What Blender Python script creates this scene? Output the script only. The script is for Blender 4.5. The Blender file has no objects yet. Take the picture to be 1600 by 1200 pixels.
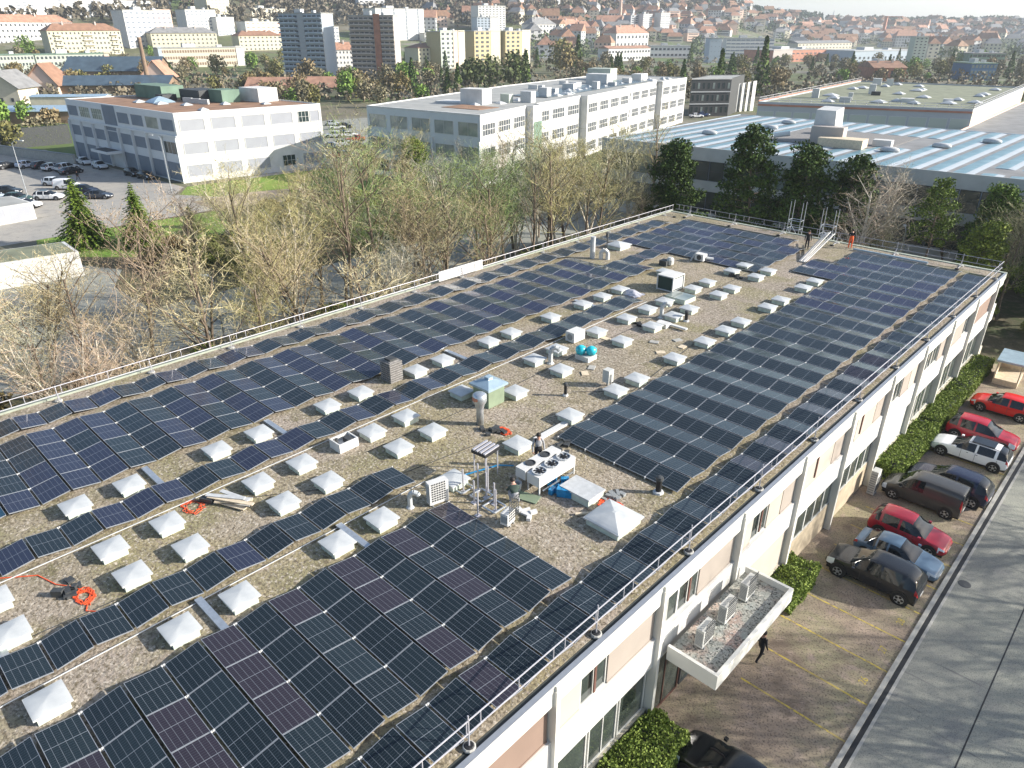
import bpy, bmesh, math, random
from mathutils import Vector, Matrix
from math import sin, cos, tan, pi, radians, sqrt, atan2, floor
R = random.Random(7)
scn = bpy.context.scene
col = scn.collection
# ------------------------------------------------------------------ camera
CZ = 25.7
F_ = 1115.0
PITCH = atan2(557, 1115); YAW = radians(43.8)
cam = bpy.data.cameras.new('camera'); camo = bpy.data.objects.new('camera', cam); col.objects.link(camo)
cam.sensor_width = 36; cam.lens = F_/1600*36; cam.clip_end = 9000; cam.clip_start = .5
camo.location = (0, 0, CZ); camo.rotation_euler = (pi/2-PITCH, 0, YAW)
scn.camera = camo
FW = Vector((-sin(YAW)*cos(PITCH), cos(YAW)*cos(PITCH), -sin(PITCH)))
RT = Vector((cos(YAW), sin(YAW), 0)); UP = RT.cross(FW)
# ------------------------------------------------------------------ world, sun
SUN = Vector((.77*.917, .64*.917, .399)).normalized()
w = bpy.data.worlds.new('World'); scn.world = w; w.use_nodes = True
nt = w.node_tree; sky = nt.nodes.new('ShaderNodeTexSky'); sky.sky_type = 'NISHITA'; sky.sun_disc = False
sky.sun_elevation = math.asin(SUN.z); sky.sun_rotation = atan2(SUN.x, SUN.y)
sky.air_density = 1.0; sky.dust_density = 1.6; sky.ozone_density = 1.5
nt.links.new(sky.outputs[0], nt.nodes['Background'].inputs[0]); nt.nodes['Background'].inputs[1].default_value = .11
sl = bpy.data.lights.new('sun', 'SUN'); sl.energy = 5.0; sl.angle = radians(.55); sl.color = (1, .95, .87)
so = bpy.data.objects.new('sun', sl); col.objects.link(so); so.rotation_euler = SUN.to_track_quat('Z', 'Y').to_euler()
so.location = (40, 40, 90)
scn.view_settings.view_transform = 'Standard'; scn.view_settings.look = 'None'
scn.view_settings.exposure = 1.0; scn.view_settings.gamma = 1
scn.render.engine = 'CYCLES'

# ------------------------------------------------------------------ materials
def mat(name, c, rough=.7, var=.12, scale=3., metal=0., spec=.5, c2=None, detail=4, bump=0., bscale=None, objcol=False, trans=0.):
    m = bpy.data.materials.new(name); m.use_nodes = True
    n = m.node_tree.nodes; l = m.node_tree.links; b = n['Principled BSDF']
    b.inputs['Roughness'].default_value = rough; b.inputs['Metallic'].default_value = metal
    b.inputs['Specular IOR Level'].default_value = spec
    tc = n.new('ShaderNodeTexCoord'); nz = n.new('ShaderNodeTexNoise'); nz.inputs['Scale'].default_value = scale; nz.inputs['Detail'].default_value = detail
    l.new(tc.outputs['Object'], nz.inputs['Vector'])
    rp = n.new('ShaderNodeValToRGB'); rp.color_ramp.elements[0].position = .3; rp.color_ramp.elements[1].position = .7
    a = tuple(max(0, x*(1-var)) for x in c); bb = c2 if c2 else tuple(min(1, x*(1+var)) for x in c)
    rp.color_ramp.elements[0].color = (*a, 1); rp.color_ramp.elements[1].color = (*bb, 1)
    l.new(nz.outputs['Fac'], rp.inputs[0]); out = rp.outputs[0]
    if objcol:
        oi = n.new('ShaderNodeObjectInfo'); mx = n.new('ShaderNodeMix'); mx.data_type = 'RGBA'; mx.blend_type = 'MULTIPLY'; mx.inputs[0].default_value = 1
        l.new(oi.outputs['Color'], mx.inputs[6]); l.new(out, mx.inputs[7]); out = mx.outputs[2]
    l.new(out, b.inputs['Base Color'])
    if bump:
        bz = n.new('ShaderNodeTexNoise'); bz.inputs['Scale'].default_value = bscale or scale*4; bz.inputs['Detail'].default_value = 3
        l.new(tc.outputs['Object'], bz.inputs['Vector'])
        bp = n.new('ShaderNodeBump'); bp.inputs['Strength'].default_value = bump; bp.inputs['Distance'].default_value = .05
        l.new(bz.outputs['Fac'], bp.inputs['Height']); l.new(bp.outputs[0], b.inputs['Normal'])
    if trans: b.inputs['Transmission Weight'].default_value = trans
    return m

def ramp_mat(name, layers, rough=.9, bump=.3, bscale=20):
    """ground-like material: layers = [(scale, detail, lo, hi, colour)] mixed over a first colour, in object metres"""
    m = bpy.data.materials.new(name); m.use_nodes = True
    n = m.node_tree.nodes; l = m.node_tree.links; b = n['Principled BSDF']; b.inputs['Roughness'].default_value = rough
    b.inputs['Specular IOR Level'].default_value = .25
    tc = n.new('ShaderNodeTexCoord'); prev = None
    for i, (sc, dt, lo, hi, c) in enumerate(layers):
        if prev is None:
            rgb = n.new('ShaderNodeRGB'); rgb.outputs[0].default_value = (*c, 1); prev = rgb.outputs[0]; continue
        mp = n.new('ShaderNodeMapping'); mp.inputs['Location'].default_value = (i*13.1, i*7.7, 0)
        if isinstance(sc, tuple): mp.inputs['Scale'].default_value = sc; s = 1
        else: s = sc
        nz = n.new('ShaderNodeTexNoise'); nz.inputs['Scale'].default_value = s; nz.inputs['Detail'].default_value = dt; nz.inputs['Roughness'].default_value = .6
        l.new(tc.outputs['Object'], mp.inputs[0]); l.new(mp.outputs[0], nz.inputs['Vector'])
        mr = n.new('ShaderNodeMapRange'); mr.inputs[1].default_value = lo; mr.inputs[2].default_value = hi
        l.new(nz.outputs['Fac'], mr.inputs[0])
        mx = n.new('ShaderNodeMix'); mx.data_type = 'RGBA'; l.new(mr.outputs[0], mx.inputs[0]); l.new(prev, mx.inputs[6]); mx.inputs[7].default_value = (*c, 1)
        prev = mx.outputs[2]
    l.new(prev, b.inputs['Base Color'])
    if bump:
        bz = n.new('ShaderNodeTexNoise'); bz.inputs['Scale'].default_value = bscale; bz.inputs['Detail'].default_value = 3
        l.new(tc.outputs['Object'], bz.inputs['Vector']); bp = n.new('ShaderNodeBump'); bp.inputs['Strength'].default_value = bump; bp.inputs['Distance'].default_value = .04
        l.new(bz.outputs['Fac'], bp.inputs['Height']); l.new(bp.outputs[0], b.inputs['Normal'])
    return m

def solar_mat(name):
    m = bpy.data.materials.new(name); m.use_nodes = True
    n = m.node_tree.nodes; l = m.node_tree.links; b = n['Principled BSDF']
    b.inputs['Roughness'].default_value = .13; b.inputs['Specular IOR Level'].default_value = .5
    uv = n.new('ShaderNodeUVMap'); sp = n.new('ShaderNodeSeparateXYZ'); l.new(uv.outputs[0], sp.inputs[0])
    def M(op, a, bb=None, c=None):
        x = n.new('ShaderNodeMath'); x.operation = op
        for i, v in enumerate((a, bb, c)):
            if v is None: continue
            if isinstance(v, (int, float)): x.inputs[i].default_value = v
            else: l.new(v, x.inputs[i])
        return x.outputs[0]
    def line(o, per, wid, off=0):
        f = M('FRACT', M('ADD', M('DIVIDE', o, per), off)); d = M('ABSOLUTE', M('SUBTRACT', f, .5))
        return M('GREATER_THAN', d, .5-wid/per/2)
    U, V = sp.outputs[0], sp.outputs[1]
    big = M('MULTIPLY', line(V, 1.09/6, .011), .3)
    fine = M('MULTIPLY', line(U, .089, .008), .1)
    mid = M('MULTIPLY', M('LESS_THAN', M('ABSOLUTE', M('SUBTRACT', U, .80)), .011), .42)
    s = M('MAXIMUM', M('MAXIMUM', big, fine), mid)
    oi = n.new('ShaderNodeObjectInfo'); tc = n.new('ShaderNodeTexCoord')
    nz = n.new('ShaderNodeTexNoise'); nz.inputs['Scale'].default_value = .8; l.new(tc.outputs['Object'], nz.inputs['Vector'])
    mr = n.new('ShaderNodeMapRange'); mr.inputs[3].default_value = .75; mr.inputs[4].default_value = 1.25; l.new(nz.outputs['Fac'], mr.inputs[0])
    mv = n.new('ShaderNodeVectorMath'); mv.operation = 'SCALE'; l.new(oi.outputs['Color'], mv.inputs[0]); l.new(mr.outputs[0], mv.inputs['Scale'])
    mx = n.new('ShaderNodeMix'); mx.data_type = 'RGBA'; l.new(s, mx.inputs[0]); l.new(mv.outputs[0], mx.inputs[6]); mx.inputs[7].default_value = (.36, .39, .43, 1)
    l.new(mx.outputs[2], b.inputs['Base Color'])
    return m

M_ = {}
M_['white'] = mat('white_render', (.56, .555, .53), .75, .07, .7, c2=(.63, .62, .6))
M_['offwhite'] = mat('pale_panel', (.5, .5, .47), .7, .08, .8)
M_['fascia'] = mat('white_fascia', (.62, .605, .55), .6, .05, .5, c2=(.69, .68, .63))
M_['dome'] = mat('skylight_plastic', (.42, .44, .45), .4, .08, 1.5, c2=(.52, .53, .52))
M_['curb'] = mat('skylight_curb', (.5, .55, .47), .7, .15, 4)
M_['metal'] = mat('galvanised', (.5, .53, .56), .38, .12, 6, metal=.7)
M_['rail'] = mat('rail_metal', (.5, .49, .52), .4, .08, 4, metal=.35)
M_['alu'] = mat('alu_frame', (.33, .35, .38), .4, .06, 4, metal=.4)
M_['black'] = mat('black_rubber', (.012, .012, .013), .6, .2, 8)
M_['dark'] = mat('dark_grey', (.045, .048, .05), .6, .2, 5)
M_['grey'] = mat('mid_grey', (.24, .25, .25), .7, .12, 4)
M_['lgrey'] = mat('light_grey', (.45, .46, .46), .65, .12, 4)
M_['blind'] = mat('beige_blind', (.33, .285, .245), .8, .04, 1.2)
M_['blindp'] = mat('pale_blind', (.44, .39, .33), .8, .04, 1.2)
M_['blindr'] = mat('brown_blind', (.23, .16, .125), .8, .05, 1.2)
M_['brown'] = mat('brown_panel', (.13, .06, .045), .7, .15, 2)
M_['cream'] = mat('cream_wall', (.52, .48, .38), .8, .08, 1)
M_['garage'] = mat('wood_panel', (.42, .35, .25), .75, .15, 2)
M_['glass'] = mat('window_glass', (.03, .045, .045), .06, .3, .6, spec=.8)
M_['glassg'] = mat('green_glass', (.05, .062, .055), .08, .4, .4, spec=.8)
M_['glassl'] = mat('painted_reflection_glass', (.12, .17, .17), .1, .3, .3, spec=.8, c2=(.38, .42, .38))  # pale mottled tone paints bright reflections into the pane colour
M_['shade'] = mat('window_blind_grey', (.17, .2, .24), .7, .08, .5)
M_['blindw'] = mat('window_blind_white', (.29, .3, .33), .7, .05, .5)
M_['solar'] = solar_mat('solar_cells')
M_['green'] = mat('green_sheet', (.19, .24, .16), .6, .12, 1.5)
M_['bluegl'] = mat('cap_metal', (.33, .43, .5), .25, .1, 2, metal=.2)
M_['cyan'] = mat('cyan_wrap', (.02, .42, .52), .35, .25, 3)
M_['blue'] = mat('blue_bag', (.01, .2, .42), .5, .3, 6)
M_['orange'] = mat('orange_cable', (.75, .1, .03), .6, .15, 6)
M_['orangecloth'] = mat('orange_cloth', (.85, .12, .02), .8, .1, 6)
M_['wood'] = mat('timber', (.6, .5, .36), .8, .15, 5)
M_['concrete'] = mat('concrete', (.36, .35, .32), .85, .15, 3, bump=.2)
M_['slate'] = mat('chimney_block', (.2, .19, .18), .85, .25, 6)
M_['brass'] = mat('rust_metal', (.4, .16, .1), .5, .2, 4)
M_['skin'] = mat('skin', (.5, .28, .2), .6, .05, 3)
M_['hair'] = mat('dark_hair', (.02, .015, .012), .7, .2, 9)
M_['dkgreen'] = mat('dark_green_cloth', (.03, .05, .04), .85, .15, 9)
M_['dkcloth'] = mat('black_cloth', (.012, .012, .015), .85, .2, 9)
M_['greycloth'] = mat('grey_cloth', (.3, .3, .31), .85, .15, 9)
M_['paint'] = mat('car_paint', (1, 1, 1), .22, .02, 1, spec=.6, objcol=True)
M_['carglass'] = mat('car_glass', (.012, .015, .018), .03, .2, 1, spec=.5)
M_['tyre'] = mat('tyre', (.015, .015, .016), .8, .2, 9)
M_['rim'] = mat('rim', (.5, .52, .54), .3, .1, 6, metal=.7)
M_['headl'] = mat('headlight', (.6, .65, .7), .12, .05, 3, spec=.9)
M_['taill'] = mat('taillight', (.35, .01, .012), .2, .1, 3)
M_['gravel'] = ramp_mat('roof_gravel', [(0, 0, 0, 0, (.3, .255, .205)), (.045, 2, .44, .56, (.31, .262, .155)), (.12, 3, .45, .62, (.36, .3, .25)), (.35, 5, .5, .66, (.25, .225, .12)), (1.1, 5, .54, .7, (.17, .15, .08)),
    (6.5, 4, .49, .62, (.13, .105, .07)), (8.5, 3, .55, .66, (.5, .44, .36)), (19, 2, .52, .7, (.16, .135, .1)), (2.3, 5, .6, .75, (.33, .27, .22))], .95, .9, 9)
M_['gravelfar'] = M_['gravel']
M_['pebble'] = ramp_mat('canopy_pebbles', [(0, 0, 0, 0, (.38, .38, .33)), (.9, 3, .45, .62, (.46, .33, .27)), (1.4, 3, .5, .65, (.4, .42, .38)), (11, 3, .5, .62, (.08, .08, .075)), (13, 2, .57, .68, (.6, .56, .5))], .95, .6, 16)
M_['edge'] = mat('roof_edge', (.3, .33, .27), .8, .15, 1.5)
M_['foil'] = mat('gutter_dark', (.05, .055, .05), .7, .3, 2)

# ------------------------------------------------------------------ mesh builder
class MB:
    def __init__(s): s.v = []; s.f = []; s.m = []; s.uv = None
    def add(s, vs, fs, mi=0):
        o = len(s.v); s.v += [tuple(v) for v in vs]; s.f += [tuple(i+o for i in f) for f in fs]; s.m += [mi]*len(fs); return s
    def box(s, x0, x1, y0, y1, z0, z1, mi=0):
        vs = [(x, y, z) for z in (z0, z1) for y in (y0, y1) for x in (x0, x1)]
        return s.add(vs, [(0, 2, 3, 1), (4, 5, 7, 6), (0, 1, 5, 4), (2, 6, 7, 3), (0, 4, 6, 2), (1, 3, 7, 5)], mi)
    def obox(s, c, hx, hy, z0, z1, a=0, mi=0):
        ca, sa = cos(a), sin(a)
        vs = [(c[0]+x*ca-y*sa, c[1]+x*sa+y*ca, z) for z in (z0, z1) for y in (-hy, hy) for x in (-hx, hx)]
        return s.add(vs, [(0, 2, 3, 1), (4, 5, 7, 6), (0, 1, 5, 4), (2, 6, 7, 3), (0, 4, 6, 2), (1, 3, 7, 5)], mi)
    def tube(s, p0, p1, r0, r1=None, n=6, mi=0, caps=True):
        r1 = r0 if r1 is None else r1
        p0 = Vector(p0); p1 = Vector(p1); d = (p1-p0)
        if d.length < 1e-6: return s
        d.normalize(); a = d.orthogonal().normalized(); b = d.cross(a)
        vs = [p0+(a*cos(2*pi*i/n)+b*sin(2*pi*i/n))*r0 for i in range(n)] + [p1+(a*cos(2*pi*i/n)+b*sin(2*pi*i/n))*r1 for i in range(n)]
        fs = [(i, (i+1) % n, n+(i+1) % n, n+i) for i in range(n)]
        if caps: fs += [tuple(range(n-1, -1, -1)), tuple(range(n, 2*n))]
        return s.add(vs, fs, mi)
    def path(s, pts, r, n=5, mi=0):
        for a, b in zip(pts[:-1], pts[1:]): s.tube(a, b, r, r, n, mi)
        return s
    def prism(s, poly, z0, z1, mi=0, mtop=None):
        n = len(poly); vs = [(x, y, z0) for x, y in poly]+[(x, y, z1) for x, y in poly]
        s.add(vs, [(i, (i+1) % n, n+(i+1) % n, n+i) for i in range(n)]+[tuple(range(n-1, -1, -1))], mi)
        return s.add([(x, y, z1) for x, y in poly], [tuple(range(n))], mi if mtop is None else mtop)
    def lathe(s, c, prof, n=12, mi=0, axis='z'):
        vs = []; 
        for r, h in prof:
            for i in range(n):
                a = 2*pi*i/n; p = (r*cos(a), r*sin(a), h)
                if axis == 'y': p = (p[0], p[2], p[1])
                if axis == 'x': p = (p[2], p[0], p[1])
                vs.append((c[0]+p[0], c[1]+p[1], c[2]+p[2]))
        fs = [(k*n+i, k*n+(i+1) % n, (k+1)*n+(i+1) % n, (k+1)*n+i) for k in range(len(prof)-1) for i in range(n)]
        fs += [tuple(range(n-1, -1, -1)), tuple(range((len(prof)-1)*n, len(prof)*n))]
        return s.add(vs, fs, mi)
    def build(s, name, mats, parent=None, smooth=False, loc=None, recalc=True):
        me = bpy.data.meshes.new(name); me.from_pydata(s.v, [], s.f)
        if not isinstance(mats, (list, tuple)): mats = [mats]
        for m in mats: me.materials.append(m)
        if len(mats) > 1: me.polygons.foreach_set('material_index', s.m)
        if recalc:
            b = bmesh.new(); b.from_mesh(me); bmesh.ops.recalc_face_normals(b, faces=b.faces); b.to_mesh(me); b.free()
        if smooth: me.polygons.foreach_set('use_smooth', [True]*len(me.polygons))
        o = bpy.data.objects.new(name, me); col.objects.link(o)
        if parent: o.parent = parent
        if loc: o.location = loc
        return o

def tag(o, label=None, cat=None, group=None, kind=None):
    if label: o['label'] = label
    if cat: o['category'] = cat
    if group: o['group'] = group
    if kind: o['kind'] = kind
    return o
def thing(name, label, cat, loc=(0, 0, 0), rz=0, group=None):
    o = bpy.data.objects.new(name, None); col.objects.link(o); o.location = loc; o.rotation_euler = (0, 0, rz); o.empty_display_size = .3
    return tag(o, label, cat, group)
def dup(root, loc=None, rz=None, label=None, scale=None, group=None, color=None):
    r = root.copy(); col.objects.link(r)
    if loc is not None: r.location = loc
    if rz is not None: r.rotation_euler = (0, 0, rz)
    if label: r['label'] = label
    if group: r['group'] = group
    if scale is not None: r.scale = scale if isinstance(scale, (tuple, list)) else (scale,)*3
    def rec(a, b):
        if color: b.color = color
        for ch in a.children:
            c = ch.copy(); col.objects.link(c); c.parent = b; rec(ch, c)
    rec(root, r)
    return r
def dupc(o, parent, loc=None):
    """copy of a part (and its sub-parts) under parent"""
    c = o.copy(); col.objects.link(c); c.parent = parent
    if loc is not None: c.location = loc
    for ch in o.children:
        d = ch.copy(); col.objects.link(d); d.parent = c
    return c
ORD = ['first', 'second', 'third', 'fourth', 'fifth', 'sixth', 'seventh', 'eighth', 'ninth', 'tenth', 'eleventh', 'twelfth', 'thirteenth', 'fourteenth', 'fifteenth', 'sixteenth', 'seventeenth', 'eighteenth', 'nineteenth', 'twentieth']
def nth(i):
    if i < 20: return ORD[i]
    k = i+1
    return '%d%s' % (k, 'th' if 10 <= k % 100 <= 20 else {1: 'st', 2: 'nd', 3: 'rd'}.get(k % 10, 'th'))
def project(p):
    d = Vector(p)-Vector((0, 0, CZ)); z = d.dot(FW)
    return (800+F_*d.dot(RT)/z, 600-F_*d.dot(UP)/z, z)

# ------------------------------------------------------------------ terrain height
_A = [-.75, -.3, 0, .27, .38, .65]
_S0 = [390, 460, 640, 850, 1000, 1050]; _S1 = [1150, 1150, 1150, 1450, 1900, 1900]; _Z1 = [118, 100, 84, 56, 36, 26]
def _ip(a, T):
    if a <= _A[0]: return T[0]
    for i in range(len(_A)-1):
        if a <= _A[i+1]:
            t = (a-_A[i])/(_A[i+1]-_A[i]); return T[i]*(1-t)+T[i+1]*t
    return T[-1]
def ter(x, y):
    s = -sin(YAW)*x+cos(YAW)*y; t = cos(YAW)*x+sin(YAW)*y
    r = sqrt(s*s+t*t); a = atan2(t, s)
    if abs(a) > 1.6: a = .65 if a > 0 else -.75
    s0, s1, z1 = _ip(a, _S0), _ip(a, _S1), _ip(a, _Z1)
    k = min(1, max(0, (r-s0)/(s1-s0)))
    return z1*k**1.8 + (3*sin(x*.011)*cos(y*.013)*min(1, k*3) if k > 0 else 0)
def rayd(px, py):
    return (FW*F_+RT*(px-800)+UP*(600-py)).normalized()
def at(px, py, z=None):
    """world point seen at a pixel of the photograph, on the ground (or at height z)"""
    d = rayd(px, py); o = Vector((0, 0, CZ))
    if z is not None: return o+d*((z-CZ)/d.z)
    t = 5.
    while t < 5000:
        p = o+d*t
        if p.z <= ter(p.x, p.y): break
        t *= 1.01
    lo, hi = t/1.01, t
    for _ in range(20):
        m = (lo+hi)/2; p = o+d*m
        if p.z <= ter(p.x, p.y): hi = m
        else: lo = m
    return o+d*hi
# ------------------------------------------------------------------ MAIN BUILDING
ZR = 7.7
X0, X1, Y0, Y1 = -41.9, -9.72, -14., 68.8
hall = thing('long_office_building', 'long low white office building whose flat gravel roof carries the solar panels', 'building', (X1, 12, 0))
def hb(mb, name, mats, **k):
    o = mb.build(name, mats, hall, **k); o.matrix_parent_inverse = Matrix.Translation((-X1, -12, 0)); return o
hb(MB().box(X0+.35, X1-.36, Y0+.3, Y1-.35, ZR-.5, ZR), 'gravel_roof', M_['gravel'])
mb = MB()
# low parapet kerbs round the roof; pale left side, dark inner gutter on the right
mb.box(X0, X0+.35, Y0, Y1, ZR-.5, ZR+.12)
mb.box(X0+.35, X1, Y1-.35, Y1, ZR-.5, ZR+.06); mb.box(X0+.35, X1, Y0, Y0+.3, ZR-.5, ZR+.06)
hb(mb, 'parapet', M_['edge'])
hb(MB().box(X1-.36, X1-.12, Y0+.3, Y1-.35, ZR-.5, ZR-.03), 'gutter', M_['foil'])
hb(MB().box(X1-.12, X1, Y0+.3, Y1-.35, 6.8, ZR+.02).box(X1-.34, X1-.12, Y0+.3, Y1-.35, 6.8, ZR-.505), 'fascia', M_['fascia'])
hb(MB().box(X1-.15, X1+.03, Y0+.3, Y1-.35, ZR+.023, ZR+.05), 'coping', M_['alu'])
hb(MB().box(X0+.05, X1-.34, Y0+.05, Y1-.05, 0, ZR-.5), 'core_wall', M_['offwhite'])
PYA = 12.1-4*6.03
hb(MB().box(X1-.34, X1-.06, Y0+.05, Y1-.05, 3.62, 5.05), 'spandrel', M_['white'])
for a_, b_ in ((Y0+.05, PYA+5*6.03-.1), (PYA+6*6.03+.1, PYA+7*6.03-.1), (PYA+9*6.03+.1, Y1-.05)): hb(MB().box(X1-.34, X1-.1, a_, b_, 0, 1.2), 'base_wall', M_['cream'])
PY = [12.1+6.03*n for n in range(-4, 10)]
pil = MB().box(-.5, .12, -.09, .09, 0, ZR-.25).box(.0, .09, -.06, .06, ZR-.25, ZR-.05)
p0 = None
for y in PY:
    if p0 is None: p0 = pil.build('pilaster', M_['fascia'], hall, loc=(0, y-12, 0))
    else: dupc(p0, hall, (0, y-12, 0))
# windows : bays of 5.75 m; each band is split in casements and closed blinds
def winpart(wd, h, glassm, name='window', frame='offwhite', nx=1):
    f = MB(); t = .06
    f.box(0, .09, 0, t, 0, h).box(0, .09, wd-t, wd, 0, h).box(0, .09, t, wd-t, 0, t).box(0, .09, t, wd-t, h-t, h)
    for i in range(1, nx): f.box(0, .08, wd*i/nx-.025, wd*i/nx+.025, t, h-t)
    o = f.build(name, M_[frame], hall)
    MB().box(.012, .045, t, wd-t, t, h-t).build('pane', M_[glassm], o)
    return o
wcache = {}
def win(y, z, wd, h, glassm='glass', frame='offwhite', nx=1, name='window'):
    k = (round(wd, 2), h, glassm, frame, nx, name)
    if k in wcache: return dupc(wcache[k], hall, (-.315, y-12, z))
    o = winpart(wd, h, glassm, name, frame, nx); o.location = (-.315, y-12, z); wcache[k] = o; return o
def blind(y, z, wd, h, m='blind'):
    k = ('bl', round(wd, 2), h, m)
    if k in wcache: return dupc(wcache[k], hall, (-.3, y-12, z))
    o = MB().box(0, .12, .02, wd-.02, 0, h).box(.12, .15, .02, wd-.02, 0, .06).build('blind', M_[m], hall, loc=(-.3, y-12, z)); wcache[k] = o; return o
up = ['BBb|', 'bbBB', 'r', 'BbwB', 'wwB', 'P|pB', 'PBp|', 'P|Bp', 'pw|B', 'B|wP', 'wBw|', 'wB|w', 'rr|r', 'rwrr']
for n in range(len(PY)-1):
    ya = PY[n]+.1; yb = PY[n+1]-.1; L = yb-ya; z = 5.055; h = 1.74
    # upper band
    seq = {0: 'BBBB', 1: 'BBBB', 2: 'rrrr', 3: 'rrrr', 4: 'PgBB', 5: 'ggBB', 6: 'PgPB', 7: 'PPPB', 8: 'wPPB', 9: 'BgBP', 10: 'BggB', 11: 'gBBg', 12: 'rrrr'}.get(n, 'BBBB')
    q = L/4
    i = 0
    while i < 4:
        j = i
        while j < 4 and seq[j] == seq[i]: j += 1
        c = seq[i]; yy = ya+i*q; wd = (j-i)*q
        if c == 'g':
            for k in range(i, j): win(ya+k*q, z, q, h, 'glassg', nx=2)
        else:
            blind(yy, z, wd-.05, h, {'B': 'blind', 'P': 'blindp', 'r': 'blindr', 'w': 'offwhite'}[c])
            win(yy+wd-.16, z, .14, h, 'glass', nx=1, name='window')
        i = j
    # lower band
    if n in (5,):      # entrance bay under the canopy
        win(ya, .12, L*.42, 3.4, 'glassg', 'brown', 2, 'glazed_door'); win(ya+L*.45, .12, L*.5, 3.4, 'glass', 'dark', 3, 'glazed_door')
    elif n in (6, 9):
        blind(ya, 1.2, L, 2.4, 'blindp' if n == 6 else 'offwhite')
    elif n in (7, 8):
        for k in range(5): win(ya+k*L/5, 1.75, L/5, 1.86, 'glassg', nx=1)
        hb(MB().box(X1-.34, X1-.2, ya, yb, .03, 1.74), 'wood_panel', M_['garage'])
    else:
        for k in range(3): win(ya+.3+k*(L-.3)/3, 1.21, (L-.3)/3-.12, 2.4, 'glassg', nx=2 if k % 2 else 1)
# fascia downpipes, small brackets
for n, y in enumerate(PY[4:9]):
    hb(MB().box(X1-.17, X1-.12, y+2.2, y+2.3, 5.3, 6.6), 'blind_rail', M_['brown'])
# end wall windows on the far side are hidden; right small signs : letters IW on the fascia
# canopy over the entrance
CX0, CX1, CY0, CY1, CZT = X1+.0, -7.42, 18.62, 25.0, 4.42
can = MB()
can.box(CX0+.16, CX1-.14, CY0+.14, CY1-.14, 3.72, 4.12)
hb(can, 'canopy_deck', M_['pebble'])
hb(MB().box(CX0+.16, CX1, CY0, CY0+.14, 3.72, CZT).box(CX0+.16, CX1, CY1-.14, CY1, 3.72, CZT).box(CX1-.14, CX1, CY0+.14, CY1-.14, 3.72, CZT), 'canopy_fascia', M_['fascia'])
# skylights are parts of the roof: curb + pyramid dome
SX = {-29.8: [-1.1, 1.1, 4.95, 7.1, 11.05, 13.2, 17.1, 19.2, 23.05, 25.1, 28.95, 31, 34.9, 38.4, 40.7, 42.9, 49],
      -25.9: [-1.1, 1.1, 4.95, 7.1, 11.05, 13.2, 17.1, 19.2, 23.05, 28.95, 31, 35, 38.3, 40.8, 43, 46.9, 49, 52.9, 55],
      -23.8: [-1.1, 1.1, 4.95, 7.1, 11.05, 13.2, 17.1, 19.2, 25.1, 28.95, 34.9, 38.3, 40.9, 42.9, 47, 49, 52.9, 55],
      -19.95: [-4.9, -1.1, 1.1, 5, 7.1, 11.1, 13.2, 17.1, 21.2, 25.1, 29, 31, 34.9, 38.4, 41, 43.1, 47, 49.1, 52.9, 55]}
def dome_mesh(s, h):
    """square pyramid of moulded plastic: concentric square rings with slightly bulged sides"""
    mb = MB(); vs = []; fs = []; K = [1, .93, .75, .5, .25, .08]; N = 4
    for d in K:
        z = .05+h*(1-d)**.8
        for side in range(4):
            for i in range(N):
                u = -1+2*i/N; bul = 1+.025*(1-u*u)*(d > .2)
                p = [(u, -bul), (bul, u), (-u, bul), (-bul, -u)][side]; vs.append((p[0]*d*s, p[1]*d*s, z))
    n = 4*N
    for k in range(len(K)-1):
        for i in range(n): fs.append((k*n+i, k*n+(i+1) % n, (k+1)*n+(i+1) % n, (k+1)*n+i))
    fs.append(tuple((len(K)-1)*n+i for i in range(n)))
    mb.add(vs, fs); mb.box(-s-.02, s+.02, -s-.02, s+.02, -.02, .049); mb.ns = len(fs)
    return mb
sk0 = MB().box(-.46, .46, -.44, .44, 0, .3).build('skylight', M_['curb'], hall)
dome_mesh(.51, .085).build('dome', M_['dome'], sk0, loc=(0, 0, .3))
for ch_ in sk0.children:
    for i_ in range(81): ch_.data.polygons[i_].use_smooth = True
first = True
for X, ys in SX.items():
    for y in ys:
        if first: sk0.location = (X-X1, y-12, ZR); first = False
        else:
            c = dupc(sk0, hall, (X-X1, y-12, ZR))
sk1 = MB().box(-.78, .78, -.78, .78, 0, .3).build('large_skylight', M_['curb'], hall, loc=(-13.2-X1, 19.7-12, ZR))
dome_mesh(.86, .27).build('dome', M_['dome'], sk1, loc=(0, 0, .3))
dupc(sk1, hall, (-37.2-X1, 52.8-12, ZR))
hat = MB().box(-.75, .75, -.52, .52, 0, .34).build('roof_hatch', M_['curb'], hall, loc=(-15.35-X1, 20.35-12, ZR))
MB().box(-.8, .8, -.57, .57, .34, .42).build('hatch_lid', M_['lgrey'], hat)
dh = MB().box(-.85, .85, -.75, .75, 0, .3).build('dark_rooflight', M_['curb'], hall, loc=(-25.6-X1, 44.6-12, ZR))
MB().box(-.85, .85, -.75, .75, .3, .36).build('dark_glass', M_['glassl'], dh)

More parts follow.
